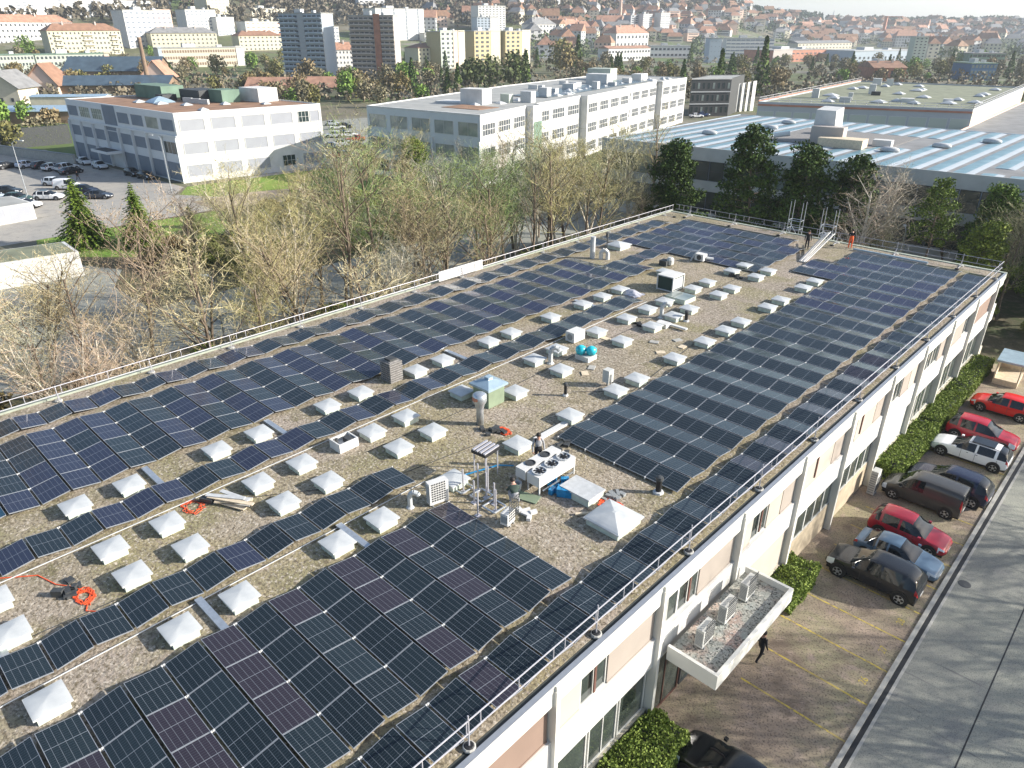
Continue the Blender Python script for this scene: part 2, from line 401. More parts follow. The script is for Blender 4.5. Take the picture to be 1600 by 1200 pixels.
# ------------------------------------------------------------------ SOLAR PANELS
PX, PW, PL = 1.685, 1.662, 1.1      # pitch along X, panel length, panel width
V0, PIT = 1.63, 2.395
TILT = .155
blocks = {  # name: (x of left edge, columns, k range, description)
 'front': (-19.0, 4, range(-4, 6), 'front block beside the canopy side'),
 'edge': (-11.92, 1, range(-2, 27), 'single strip along the car park railing'),
 'right': (-19.15, 4, range(9, 27), 'long right-hand block'),
 'left': (-37.85, 4, range(-3, 19), 'long left-hand block'),
 'leftedge': (-40.25, 1, range(-3, 26), 'single strip along the tree-side railing'),
 'mid': (-28.95, 1, range(-2, 17), 'zigzag strip between the skylight rows'),
 'row': (-22.85, 1, range(-3, 6), 'short zigzag strip left of the front block'),
 'far': (-38.0, 8, range(22, 27), 'block at the far end of the roof'),
}
cells = []   # (block, k, col, half, x)
for b, (xl, nc, ks, desc) in blocks.items():
    for k in ks:
        n0, n1 = 0, nc
        if b == 'right' and k in (23, 24): n0 = -2
        if b == 'right' and k in (25, 26): n0 = -1
        if b == 'far' and k == 26: n1 = 7
        for c in range(n0, n1):
            for hf in (0, 1): cells.append((b, k, c, hf, xl+c*PX))
for (k, cs) in ((19, (2, 3)), (20, (2,)), (21, (2,))):
    for c in cs:
        for hf in (0, 1): cells.append(('left', k, c, hf, -37.85+c*PX))
def panel_geo(hf):
    """panel in local coords, origin at its low edge corner; returns frame MB and glass quad"""
    z0, z1 = (0, TILT) if hf == 0 else (TILT, 0)
    f = MB(); t = .015
    def P(u, v, dz=0): return (u, v*PL, z0+(z1-z0)*v+dz)
    V = PL; fr = t/PL
    def slab(u0, u1, v0, v1, a=-.035, b=.004):
        vs = [P(u0, v0, a), P(u1, v0, a), P(u1, v1, a), P(u0, v1, a), P(u0, v0, b), P(u1, v0, b), P(u1, v1, b), P(u0, v1, b)]
        f.add(vs, [(0, 3, 2, 1), (4, 5, 6, 7), (0, 1, 5, 4), (2, 3, 7, 6), (0, 4, 7, 3), (1, 2, 6, 5)])
    slab(0, PW, 0, fr); slab(0, PW, 1-fr, 1); slab(0, t, fr, 1-fr); slab(PW-t, PW, fr, 1-fr)
    g = MB(); g.add([P(t, fr), P(PW-t, fr), P(PW-t, 1-fr), P(t, 1-fr)], [(0, 1, 2, 3)])
    return f, g
def add_uv(o, corners_per_face):
    uvl = o.data.uv_layers.new(name='UVMap')
    i = 0
    for poly in o.data.polygons:
        for q in poly.loop_indices:
            co = o.data.vertices[o.data.loops[q].vertex_index].co
            uvl.data[q].uv = corners_per_face(co, poly.index)
proto = []
for hf in (0, 1):
    f, g = panel_geo(hf)
    r = thing('solar_panel', 'solar panel', 'solar panel', (0, 0, ZR))
    fo = f.build('frame', M_['alu'], r)
    go = g.build('cell_sheet', M_['solar'], r, recalc=False); add_uv(go, lambda co, i: (co.x, co.y))
    if hf == 0:   # little clamps and the triangular foot at the low corner
        MB().box(-.02, .035, -.045, .015, -.1, .02).build('clamp', M_['white'], r)
    else:
        MB().box(-.02, .02, PL-.015, PL+.035, -.1, .02).build('clamp', M_['white'], r)
    proto.append(r)
def pcol(b, k, c, hf, x):
    y = V0+PIT*k
    import mathutils
    nv = mathutils.noise.noise(Vector((x*.45+3, y*.28, hf*7.)))
    rr = R.random()
    dark = (.011, .018, .022)
    if b in ('left', 'mid', 'leftedge', 'row') and y < 22:
        if b == 'left' and y < 4.2 and hf == 0 and k == 0: return (.012, .05, .085, 1)
        if nv > -.02: return (.02, .024, .046, 1)
    if b == 'front' and hf == 1 and nv > .0 and k > -2: return (.024, .02, .028, 1)
    if b == 'edge' and nv > .2: return (.024, .02, .028, 1)
    if b == 'right' and y > 48 and nv > .1: return (.018, .02, .055, 1)
    if b == 'far' and nv > .1: return (.02, .022, .055, 1)
    if b == 'left' and y >= 22 and nv > .15: return (.02, .024, .05, 1)
    f = .85+.35*rr
    return (dark[0]*f, dark[1]*f, dark[2]*f, 1)
def cam_d(b, k, c, hf, x):
    y = V0+PIT*k+(hf+.5)*PL
    px, py, z = project((x+.8, y, ZR+.2))
    vis = -60 < px < 1660 and -60 < py < 1260 and z > 0
    return (0 if vis else 1, sqrt((x+.8)**2+y*y+18*18))
cells = [c for c in cells if cam_d(*c)[0] == 0]
cells.sort(key=lambda c: cam_d(*c))
ZB = ZR+.14
kmax = {}; kmin = {}
for b, k, c, hf, x in cells: kmax[b] = max(kmax.get(b, -99), k*2+hf); kmin[b] = min(kmin.get(b, 99), k*2+hf)
FROM = {'front': ('gravel clearing', 'max'), 'row': ('gravel clearing', 'max'), 'right': ('gravel clearing', 'min')}
DN = {'front': 'the front block', 'edge': 'the car-park-side strip', 'right': 'the right-hand block', 'left': 'the left-hand block', 'leftedge': 'the tree-side strip',
      'mid': 'the strip between skylights', 'row': 'the short zigzag strip', 'far': 'the far end block'}
CN = {0: 'blackish', 1: 'navy', 2: 'plum-tinted', 3: 'teal'}
for i, (b, k, c, hf, x) in enumerate(cells[:300]):
    pc = pcol(b, k, c, hf, x)
    tone = 'teal' if pc[2] > .08 else ('navy' if pc[2] > .045 and pc[0] < .022 else ('plum-tinted' if pc[0] > .022 else 'blackish'))
    if b in ('front', 'row'): rn = kmax[b]-(2*k+hf); frm = 'the gravel clearing'
    elif b == 'right': rn = 2*k+hf-kmin[b]; frm = 'the gravel clearing'
    else: rn = 2*k+hf-kmin[b]; frm = 'the camera end'
    one = blocks[b][1] == 1
    lab = '%s solar panel, %s from %s in %s' % (tone, nth(rn), frm, DN[b]) if one else \
          '%s solar panel in %s, row %d from %s, %s from left' % (tone, DN[b], rn+1, frm.replace('the ', ''), nth(c+(2 if b == 'right' else 0)*0))
    loc = (x, V0+PIT*k+.045+hf*(PL+.1), ZB)
    o = dup(proto[hf], loc, 0, lab, group='solar panels in zigzag rows on the roof', color=pc)
for p in proto:
    for ch in list(p.children): bpy.data.objects.remove(ch)
    bpy.data.objects.remove(p)
rest = cells[300:]
for tone_i, pred in enumerate([lambda c: True]):
    fb = MB(); gb = MB(); uvs = []
    g_by = {}
    for cc in rest:
        b, k, c, hf, x = cc
        f, g = panel_geo(hf); off = (x, V0+PIT*k+.045+hf*(PL+.1), ZB)
        fb.add([(v[0]+off[0], v[1]+off[1], v[2]+off[2]) for v in f.v], f.f, 0)
        fb.add([(v[0]+off[0], v[1]+off[1], v[2]+off[2]) for v in g.v], g.f, 1 if pcol(*cc)[2] < .045 else 2)
    navy = solar_mat('solar_cells_navy')
    for nd in navy.node_tree.nodes:
        if nd.type == 'OBJECT_INFO': oi = nd
    rgb = navy.node_tree.nodes.new('ShaderNodeRGB'); rgb.outputs[0].default_value = (.02, .022, .05, 1)
    for lk in list(navy.node_tree.links):
        if lk.from_node == oi: ts = lk.to_socket; navy.node_tree.links.remove(lk); navy.node_tree.links.new(rgb.outputs[0], ts)
    o = fb.build('solar_panel_rows', [M_['alu'], M_['solar'], navy], recalc=False)
    o.color = (.018, .027, .034, 1)
    ys = {}
    def uvf(co, i):
        return (0, 0)
    uvl = o.data.uv_layers.new(name='UVMap'); fi = 0
    # faces per panel: 24 frame + 1 glass, in order
    for pi_, cc in enumerate(rest):
        b, k, c, hf, x = cc; oy = V0+PIT*k+.045+hf*(PL+.1)
        poly = o.data.polygons[pi_*25+24]
        for q in poly.loop_indices:
            co = o.data.vertices[o.data.loops[q].vertex_index].co; uvl.data[q].uv = (co.x-x, co.y-oy)
    tag(o, 'rows of dark solar panels covering the distant part of the roof', 'solar panels', kind='stuff')
# ------------------------------------------------------------------ GUARD RAILS on counterweights
def guardrail(label, p0, p1, z1, z2, step, big, inward, ztop=9.0, name='guard_railing'):
    p0 = Vector(p0); p1 = Vector(p1); d = (p1-p0); L = d.length; d.normalize(); iv = Vector(inward)
    t = thing(name, label, 'railing', (*p0[:2], ZR))
    def rel(p): return (p[0]-p0[0], p[1]-p0[1], p[2]-ZR)
    for z in (z1, z2):
        MB().tube(rel((*p0[:2], z)), rel((*p1[:2], z)), .024, n=6).build('rail', M_['rail'], t)
    pm = None; k = 0; s = .4
    while s < L:
        q = p0+d*s
        if pm is None: pm = MB().tube((0, 0, z2-ZR), (0, 0, z1-ZR), .018, n=5).build('baluster', M_['rail'], t, loc=(q.x-p0.x, q.y-p0.y, 0))
        else: dupc(pm, t, (q.x-p0.x, q.y-p0.y, 0))
        s += step*(1 if k % 3 else .35); k += 1
    s = big*.35; bm = None
    while s < L:
        q = p0+d*s; loc = (q.x-p0.x, q.y-p0.y, 0)
        if bm is None:
            a = iv*1.15
            bm = MB().tube((0, 0, .03), (0, 0, ztop-ZR), .026, n=6).tube((0, 0, .07), (a.x, a.y, .07), .02, n=5).tube((a.x*.6, a.y*.6, .07), (0, 0, .55), .014, n=5).build('post', M_['rail'], t, loc=loc)
            MB().lathe((-iv.x*.1, -iv.y*.1, 0), [(.2, 0), (.2, .07), (.17, .1)], 10).build('counterweight', M_['concrete'], bm)
            MB().lathe((a.x, a.y, 0), [(.17, 0), (.17, .09), (.12, .12)], 10).build('counterweight', M_['black'], bm)
        else: dupc(bm, t, loc)
        s += big
guardrail('white guard railing along the car park side of the roof', (-10.06, 1., 0), (-10.06, 67.9, 0), 8.8, 8.3, 1.55, 5.75, (-.001, 0, 0))
guardrail('long guard railing along the tree side of the roof, in front of the bare trees', (-41.0, 1., 0), (-41.0, 67.9, 0), 8.62, 8.16, 1.75, 4.9, (1, 0, 0), 8.66)
guardrail('guard railing across the far end of the roof before the conifers', (-40.8, 68.1, 0), (-10.2, 68.1, 0), 8.7, 8.2, 1.6, 5.2, (0, -1, 0), 8.8)
# white tarp hung on the tree side railing
b = MB(); b.box(-41.1, -41.04, 34.6, 39.3, 7.95, 8.72)
tag(b.build('white_banner', M_['white']), 'white blank banner hung on the tree-side guard railing', 'banner')

# ------------------------------------------------------------------ ROOF PLANT
def T(name, label, cat, x, y, rz=0, group=None, z=ZR): return thing(name, label, cat, (x, y, z), rz, group)
# large condenser on legs with three fans
t = T('condenser_unit', 'large white rooftop condenser on legs with three round fans on top', 'cooling unit', -17.4, 20.2)
MB().box(-.75, -.05, -1.5, 1.5, .55, 1.15).build('casing', M_['white'], t)
c2 = MB().box(.05, .95, -1.45, 1.55, .5, 1.12).build('casing', M_['white'], t)
for i in range(3):
    f = MB().lathe((.5, -.95+i*1.0, 1.12), [(.42, 0), (.42, .09), (.36, .09), (.36, .03)], 18).build('fan', M_['lgrey'], t)
    m = MB()
    for k in range(7):
        a = 2*pi*k/7; m.obox((.5+.18*cos(a), -.95+i*1.0+.18*sin(a)), .16, .05, 1.16, 1.175, a+.3)
    m.lathe((.5, -.95+i, 1.15), [(.07, 0), (.07, .05)], 8); m.build('fan_blades', M_['black'], f)
for i in range(2):
    MB().lathe((-.4, -.7+i*1.2, 1.15), [(.3, 0), (.3, .05), (.26, .05), (.26, .01)], 16).build('fan', M_['dark'], t)
lg = MB().box(-.04, .04, -.04, .04, 0, .55).build('leg', M_['lgrey'], t, loc=(.9, -1.4, 0))
for q in [(.9, 1.5, 0), (.1, -1.4, 0), (.1, 1.5, 0), (-.7, -1.4, 0), (-.7, 1.4, 0)]: dupc(lg, t, q)
MB().box(.2, .28, 1.55, 2.1, .1, .18).box(.94, 1.02, -1.2, 1.3, .2, .26).build('pipe_tray', M_['metal'], t)
# white heat pump
def outdoor_unit(label, x, y, rz, w=.95, d=.36, h=1.35, z=ZR, group=None, fans=0):
    t = thing('outdoor_unit', label, 'air conditioner', (x, y, z), rz, group)
    MB().box(-d/2, d/2, -w/2, w/2, .08, h).build('casing', M_['offwhite'] if z < 7 else M_['white'], t)
    g = MB()
    if fans:
        for k in range(fans): g.lathe((d/2+.005, 0, .08+(h-.08)*(k+.5)/fans), [(.02, 0), (.3, 0), (.3, .02), (.28, .02)], 14, axis='x')
    else:
        for i in range(6):
            for j in range(8): g.box(d/2, d/2+.012, -w/2+.1+i*.13, -w/2+.19+i*.13, .25+j*.13, .33+j*.13)
    g.build('grille', M_['dark'], t)
    g = MB()
    for j in range(9): g.box(-d/2+.03, d/2-.03, -w/2-.012, -w/2, .2+j*(h-.3)/9, .2+(j+.45)*(h-.3)/9)
    g.build('vent_slots', M_['grey'], t)
    MB().box(-d/2-.04, d/2+.04, -w/2+.1, -w/2+.18, 0, .08).box(-d/2-.04, d/2+.04, w/2-.18, w/2-.1, 0, .08).build('foot', M_['grey'], t)
    return t
outdoor_unit('tall white heat pump with a slotted grille standing beside the front panel block', -19.45, 15.75, -.25, 1.0, .4, 1.25)
outdoor_unit('white outdoor unit on the entrance canopy, nearest of the three', -8.78, 20.0, 0, .85, .34, .95, CZT-.3, 'outdoor units on the canopy')
outdoor_unit('white outdoor unit on the entrance canopy, middle of the three', -8.78, 21.75, 0, .85, .34, .95, CZT-.3, 'outdoor units on the canopy')
outdoor_unit('white outdoor unit on the entrance canopy, farthest of the three', -8.78, 23.5, 0, .85, .34, .95, CZT-.3, 'outdoor units on the canopy')
outdoor_unit('upright white unit against the facade between hedge and grey van', -9.2, 41.6, 0, .6, .4, 1.7, 0)
# steel frames of the unit under construction
t = T('pipe_stands', 'cluster of upright steel posts on square frames in the gravel clearing', 'pipe stands', -18.4, 17.3)
for (x, y, h) in [(-.95, -.35, 1.35), (-.5, .25, 1.6), (.1, -.6, 1.3), (.25, .1, 1.5), (.9, .0, 1.25), (1.35, -.35, 1.25), (-.1, .55, 1.5), (1.0, -1.2, 1.35)]:
    MB().tube((x, y, 0), (x, y, h), .045, n=8).box(x-.14, x+.14, y-.14, y+.14, 0, .03).build('post', M_['rail'], t)
for (x, y) in [(-1.2, -.2), (0, 0), (1.1, -.2)]:
    m = MB()
    for a, b_ in (((-.4, -.4), (.4, -.4)), ((.4, -.4), (.4, .4)), ((.4, .4), (-.4, .4)), ((-.4, .4), (-.4, -.4))):
        m.tube((x+a[0], y+a[1], .09), (x+b_[0], y+b_[1], .09), .045, n=6)
    m.build('base_frame', M_['metal'], t)
t = T('striped_cooler', 'dark ribbed cooler with four bright bars raised on poles', 'cooler', -19.45, 18.6, .1)
MB().box(-.5, .5, -.62, .62, 1.55, 1.72).build('body', M_['black'], t)
bar = MB().box(-.06, .06, -.6, .6, 1.72, 1.80).build('bar', M_['rail'], t, loc=(-.39, 0, 0))
for i in range(1, 4): dupc(bar, t, (-.39+.26*i, 0, 0))
pp = MB().tube((0, 0, 0), (0, 0, 1.55), .04, n=7).build('leg', M_['rail'], t, loc=(-.4, -.5, 0))
for q in [(.4, -.5, 0), (.4, .5, 0), (-.4, .5, 0)]: dupc(pp, t, q)
outdoor_unit('small white box unit beside the front panel block in the clearing', -16.3, 16.75, .2, .55, .35, .62)
# blue pipe and open shadowy frame
tag(MB().path([(-19.9, 17.6, ZR+.25), (-19.3, 19.2, ZR+.3), (-18.6, 19.5, ZR+.45)], .035).build('blue_pipe', M_['blue']), 'thin blue pipe running to the large condenser', 'pipe')
# green box with glazed cap
t = T('green_plant_box', 'green metal plant box with pale blue pyramid cap in the middle of the roof', 'plant box', -24.35, 23.6)
MB().box(-.75, .75, -.75, .75, 0, 1.35).build('casing', M_['green'], t)
MB().add([(-.95, -.95, 1.35), (.95, -.95, 1.35), (.95, .95, 1.35), (-.95, .95, 1.35), (-.95, -.95, 1.5), (.95, -.95, 1.5), (.95, .95, 1.5), (-.95, .95, 1.5), (-.25, -.25, 1.78), (.25, -.25, 1.78), (.25, .25, 1.78), (-.25, .25, 1.78)],
  [(3, 2, 1, 0), (0, 1, 5, 4), (1, 2, 6, 5), (2, 3, 7, 6), (3, 0, 4, 7), (4, 5, 9, 8), (5, 6, 10, 9), (6, 7, 11, 10), (7, 4, 8, 11), (8, 9, 10, 11)]).box(-.2, .2, -.2, .2, 1.78, 1.95).build('cap', M_['bluegl'], t)
# flue with a copper head
t = T('flue_pipe', 'pale metal flue with a wide flared head and rusty cap', 'flue', -22.95, 21.6)
MB().lathe((0, 0, 0), [(.22, 0), (.22, 1.0), (.3, 1.35), (.42, 1.55), (.42, 1.95), (.3, 2.05)], 14).build('pipe', M_['metal'], t, smooth=True)
MB().lathe((-.02, -.12, 0), [(.3, 1.62), (.34, 1.7), (.34, 1.85), (.24, 1.93)], 12).build('cap', M_['brass'], t)
# open white box
t = T('open_white_box', 'open topped white ventilation box beside the long zigzag strip', 'vent box', -26.1, 15.6)
m = MB(); m.box(-.7, .7, -.85, -.75, 0, .75).box(-.7, .7, .75, .85, 0, .75).box(-.7, -.6, -.75, .75, 0, .75).box(.6, .7, -.75, .75, 0, .75).box(-.6, .6, -.75, .75, 0, .3)
m.build('casing', M_['white'], t); MB().box(-.3, .4, .1, .6, .3, .7).tube((-.4, -.4, .3), (-.4, -.4, .72), .12, n=8).build('inner_unit', M_['dark'], t)
# slatted chimney block
t = T('slatted_chimney', 'short grey chimney with stacked concrete slats among the left block', 'chimney', -30.3, 21.7)
m = MB()
for i in range(9): m.box(-.55, .55, -.5, .5, .02+i*.16, .12+i*.16)
m.box(-.42, .42, -.38, .38, 0, 1.45); m.build('slats', M_['slate'], t); MB().box(-.3, .3, -.28, .28, 1.45, 1.58).build('flue_top', M_['dark'], t)
# big AC at far
t = T('large_cooling_cabinet', 'large white framed cooling cabinet with dark green side grilles', 'cooling cabinet', -27.55, 46.3)
MB().box(-.9, .9, -1., 1., .1, 1.5).build('coil', M_['dkgreen'], t)
m = MB()
for x in (-.95, .95):
    for y in (-1.05, 1.05): m.box(x-.06, x+.06, y-.06, y+.06, 0, 1.55)
m.box(-1.0, 1.0, -1.1, 1.1, 1.55, 1.66).box(-1.0, 1.0, -1.09, -1.01, .05, .15).box(.92, 1., -1.0, 1.0, .05, .15); m.build('frame', M_['white'], t)
MB().box(.905, .93, -.9, .9, .25, 1.4).build('side_grille', M_['lgrey'], t)
t = T('white_ac_box', 'white boxy air handler next to a skylight at the zigzag strip end', 'air handler', -26.4, 33.4)
MB().box(-.5, .5, -.75, .75, .05, .95).build('casing', M_['white'], t)
MB().lathe((0, -.76, .5), [(.3, 0), (.3, -.02), (.26, -.02)], 14, axis='y').build('fan_grille', M_['grey'], t)
t = T('wrapped_vents', 'two vents wrapped in bright turquoise film on a white curb', 'wrapped vents', -24.1, 31.6)
MB().box(-.6, .6, -.5, .5, 0, .35).build('curb', M_['offwhite'], t)
for sx in (-.32, .32):
    o = MB().lathe((sx, sx*.6, .5), [(.05, -.2), (.3, -.1), (.4, .12), (.36, .34), (.2, .46), (.02, .48)], 9).build('wrapped_vent', M_['cyan'], t, smooth=True)
t = T('metal_cabinet', 'small pale cabinet on a post between two skylights', 'cabinet', -20.95, 29.6)
MB().box(-.22, .22, -.22, .22, .25, 1.0).build('box', M_['offwhite'], t); MB().box(-.05, .05, -.05, .05, 0, .25).box(.25, .3, -.1, -.05, 0, .8).build('post', M_['grey'], t)
for (x, y, h, r, lab) in [(-21.85, 27.0, .75, .09, 'short black vent pipe alone in the gravel middle'), (-13.1, 22.8, .8, .13, 'black vent pipe in the clearing near the right-hand block'),
                          (-29.9, 41.5, .5, .1, 'short black vent pipe beside the left block end'), (-23.0, 41.2, .75, .12, 'black vent pipe between two far skylights')]:
    t = T('vent_pipe', lab, 'vent pipe', x, y, 0, 'vent pipes on the roof')
    MB().tube((0, 0, 0), (0, 0, h*.8), r, n=9).build('pipe', M_['black'], t); MB().lathe((0, 0, h*.8), [(r*.8, 0), (r*1.35, .03), (r*1.2, h*.2), (r*.5, h*.24)], 9).build('cowl', M_['dark'], t)
    MB().lathe((0, 0, 0), [(r*1.9, 0), (r*1.7, .08), (r, .1)], 9).build('flashing', M_['lgrey'], t)
for (x, y, s, lab) in [(-25.2, 29.6, 1, 'curved white gooseneck vent beside two skylights'), (-24.6, 40.6, 1, 'white gooseneck vent between skylights of the far rows'), (-20.0, 14.7, .75, 'short white flared vent beside the heat pump')]:
    t = T('gooseneck_vent', lab, 'vent', x, y)
    t.scale = (s, s, s)
    MB().path([(0, 0, 0), (0, 0, .75), (.06, .04, .95), (.2, .15, 1.05), (.35, .28, .98), (.4, .32, .85)], .14, n=9).build('bent_pipe', M_['dome'], t)
    MB().lathe((0, 0, 0), [(.24, 0), (.2, .06), (.14, .1)], 10).build('flashing', M_['lgrey'], t)
t = T('tall_duct', 'tall grey round duct with curved elbow at the far left gap', 'duct', -36.9, 48.6)
MB().tube((0, 0, 0), (0, 0, 1.9), .22, n=10).build('riser', M_['lgrey'], t)
MB().path([(.7, .3, 0), (.7, .3, .6), (.95, .45, .85), (1.2, .6, .6), (1.2, .6, 0)], .18, n=8).build('elbow', M_['white'], t)
tag(MB().tube((-37.3, 51.2, ZR), (-37.3, 51.2, ZR+1.6), .05, n=6).box(-37.4, -37.2, 51.1, 51.3, ZR+1.3, ZR+1.65).build('vent_post', M_['dark']), 'thin dark vent post beside the far large skylight', 'vent pipe')
t = T('motor_fan_unit', 'white fan unit with jointed arm beside the far block', 'fan unit', -29.6, 54.3)
MB().box(-.5, .5, -.4, .4, .15, .85).build('casing', M_['white'], t); MB().lathe((0, -.41, .5), [(.28, 0), (.28, -.02)], 12, axis='y').build('fan_grille', M_['dark'], t)
MB().tube((-.9, -.5, .0), (-.5, -.2, .9), .1, n=7).tube((-.5, -.2, .9), (-.2, .1, 1.3), .08, n=7).tube((.5, .2, .4), (1.1, .7, .3), .18, n=8).build('duct_arm', M_['lgrey'], t)
# small fan at (-31.8,51)
t = T('roof_fan', 'small dark roof fan with white cowl beside the last short panel rows', 'roof fan', -31.2, 51.2)
MB().box(-.35, .35, -.35, .35, 0, .45).build('base', M_['dark'], t); MB().lathe((.35, .25, .1), [(.3, 0), (.32, .4), (.2, .6)], 10).build('cowl', M_['offwhite'], t)
t = T('silver_cover', 'crumpled silver foil cover lying below the large cooling cabinet', 'cover', -28.9, 43.1)
m = MB(); N = 9
vs = [(-.9+1.8*i/N, -.55+1.1*j/N, .05+.28*max(0, 1-((i/N-.5)**2+(j/N-.5)**2)*4)+R.uniform(0, .09)) for i in range(N+1) for j in range(N+1)]
m.add(vs, [(i*(N+1)+j, (i+1)*(N+1)+j, (i+1)*(N+1)+j+1, i*(N+1)+j+1) for i in range(N) for j in range(N)]); m.build('foil_sheet', M_['rail'], t)
# cable trays between the strips
for (xa, xb, y, lab) in [(-21.1, -19.0, 6.1, 'between the short zigzag strip and front block, nearest one fully in view'), (-21.1, -19.0, 11.9, 'between the short zigzag strip and front block, farther of the two'),
                         (-23.8, -22.8, .7, 'at the lower left end of the short zigzag strip'), (-31.0, -28.9, 8.15, 'between left block and zigzag strip, nearest the camera'), (-31., -28.9, 14.2, 'between left block and zigzag strip, second one'),
                         (-31., -28.9, 26.4, 'between left block and zigzag strip, third one'), (-31., -28.9, 39.0, 'between left block and zigzag strip, farthest one')]:
    tag(MB().box(xa, xb, y-.13, y+.13, ZR+.02, ZR+.13).build('cable_tray', M_['metal']), 'grey cable tray '+lab, 'cable tray', 'cable trays')
tag(MB().box(-19.95, -19.65, 22.3, 25.0, ZR+.02, ZR+.14).build('white_trunking', M_['white']), 'long white trunking lying along the gravel beside the right-hand block', 'trunking')
tag(MB().box(-24.2, -22.0, 39.5, 39.75, ZR+.1, ZR+.2).box(-24., -23.2, 39.0, 39.6, ZR+.01, ZR+.3).build('white_trunking', M_['white']), 'short white trunking between the far skylights', 'trunking')
for x, lab in ((-27.1, 'zigzag strip between the skylights'), (-21.0, 'short zigzag strip')):
    y1 = 42.5 if x < -25 else 16.3
    tag(MB().tube((x, -2, ZR+.04), (x, y1, ZR+.04), .022, n=5).build('edge_rail', M_['lgrey']), 'thin pale edge rail along the right side of the '+lab, 'edge rail')
# loose things
def heap(name, label, cat, x, y, m, n=7, s=.4, h=.3, seed=1):
    r = random.Random(seed); b = MB()
    for i in range(n):
        a = r.uniform(0, 6.28); q = (x+r.gauss(0, s*.5), y+r.gauss(0, s*.5)); b.obox(q, r.uniform(.08, s*.45), r.uniform(.05, s*.3), ZR+.005+i*.002, ZR+r.uniform(.08, h), a)
    return tag(b.build(name, M_[m]), label, cat)
heap('blue_tool_bag', 'bright blue bag slumped beside the large condenser', 'bag', -16.35, 20.15, 'blue', 9, .75, .4, 3)
heap('tool_pile', 'dark pile of tools beside the flue with red cable', 'tools', -22.0, 21.5, 'dark', 8, .5, .25, 4)
heap('tool_pile', 'dark tool pile on dry gravel at lower left with orange cable', 'tools', -24.9, 3.2, 'dark', 8, .45, .28, 5)
heap('tool_pile', 'dark cable drum pile at the near corner of the right-hand block', 'tools', -18.4, 22.6, 'dark', 7, .5, .25, 6)
heap('tool_pile', 'dark tools beside the flat roof hatch', 'tools', -14.2, 21.2, 'grey', 8, .5, .2, 8)
heap('tool_pile', 'small dark heap between two skylights beside the white trunking', 'tools', -25., 38.3, 'black', 6, .4, .2, 9)
heap('tool_pile', 'dark heap next to a far right skylight', 'tools', -25.3, 52.2, 'dark', 6, .5, .3, 10)
heap('debris_pile', 'white boards and offcuts near the crouching worker', 'debris', -16., 17.9, 'white', 6, .5, .15, 11)
def cable(label, x, y, r, seed, turns=5, m='orange', w=.016):
    q = random.Random(seed); pts = []
    for i in range(turns*14):
        a = i*.45; k = r*(.45+.5*q.random()); pts.append((x+k*cos(a)*1.1+q.uniform(-.1, .1), y+k*sin(a)*.8, ZR+.02+.01*(i % 3)))
    tag(MB().path(pts, w, 4).build('loose_cable', M_[m]), label, 'cable')
cable('tangle of orange cable on the gravel beside the large near skylight', -14.0, 20.6, .6, 1, 7, w=.022)
cable('orange red cable coils beside the lower left tool pile', -24.2, 3.4, .5, 2, 6)
cable('red cable beside the flue tools', -21.6, 21.9, .45, 3, 6)
cable('thin orange cable near the fallen timber', -26.6, 8.4, .6, 4, 4, w=.012)
tag(MB().path([(-27.5, 1.5, ZR+.02), (-26.6, 2.6, ZR+.02), (-25.6, 2.9, ZR+.02), (-25.0, 3.3, ZR+.02), (-24.2, 3.6, ZR+.02), (-23.4, 3.2, ZR+.02), (-22.9, 3.6, ZR+.02)], .02, 4).build('loose_cable', M_['orange']), 'long orange cable crossing the lower left gravel', 'cable')
t = T('timber_stack', 'pale weathered boards piled on the gravel left of the skylights', 'timber', -25.7, 9.7)
for i in range(7):
    MB().obox((R.uniform(-.3, .3), R.uniform(-.3, .3)), R.uniform(.7, 1.1), .1, .02+i*.045, .06+i*.045, .5+R.uniform(-.35, .35)).build('board', M_['wood' if i % 2 else 'lgrey'], t)
tag(MB().obox((-26.5, 9.0), .3, .12, ZR, ZR+.22, .5).tube((-26.9, 8.6, ZR+.05), (-26.2, 9.2, ZR+.2), .03).build('power_tool', M_['dark']), 'black power tool at the left end of the board pile', 'tool')
t = T('beam_bundle', 'bundle of long white metal profiles leaning at the far end of the roof', 'profiles', -23.2, 61.5)
for i in range(5):
    MB().tube((-.2+i*.13, -1.5, .05+.04*(i % 2)), (-.95+i*.2, 5.5, 1.05+.09*(i % 3)), .045, n=4).build('profile', M_['white'], t)
tag(MB().box(-21.4, -15.2, 66.75, 66.95, ZR+.05, ZR+.2).build('blue_profile', M_['bluegl']), 'long pale blue metal strip lying before the far railing', 'profile')
t = T('bucket', 'white plastic bucket between the worker and the condenser', 'bucket', -17.6, 18.7)
MB().lathe((0, 0, 0), [(.14, 0), (.19, .42), (.17, .42), (.13, .02)], 14).build('pail', M_['dome'], t)
MB().path([(-.19, 0, .42), (-.1, 0, .52), (.1, 0, .52), (.19, 0, .42)], .008, 4).build('handle', M_['metal'], t)
tag(MB().obox((-16.9, 18.6), .5, .28, ZR+.02, ZR+.06, .3).build('board', M_['green']), 'flat greenish board on the gravel under the condenser', 'board')
tag(MB().obox((-14.35, 19.45), .06, .5, ZR+.02, ZR+.1, -.7).build('board', M_['wood']), 'light timber batten leaning by the flat roof hatch', 'board')
for i, (x, y) in enumerate([(-25.1, 34.9), (-22.5, 36.6), (-21.3, 35.5), (-21.6, 37.9), (-20.8, 37.2), (-23.0, 30.8), (-22.8, 29.9)]):
    tag(MB().obox((x, y), .28, .2, ZR+.004, ZR+.05, .4*i).build('paving_slab', M_['concrete'] if i % 2 else M_['wood']), 'pale loose slab on the gravel middle, %s nearest the camera of seven' % nth([5, 2, 3, 6, 4, 1, 0].index(i) if i < 7 else 0), 'slab', 'loose slabs on the gravel')
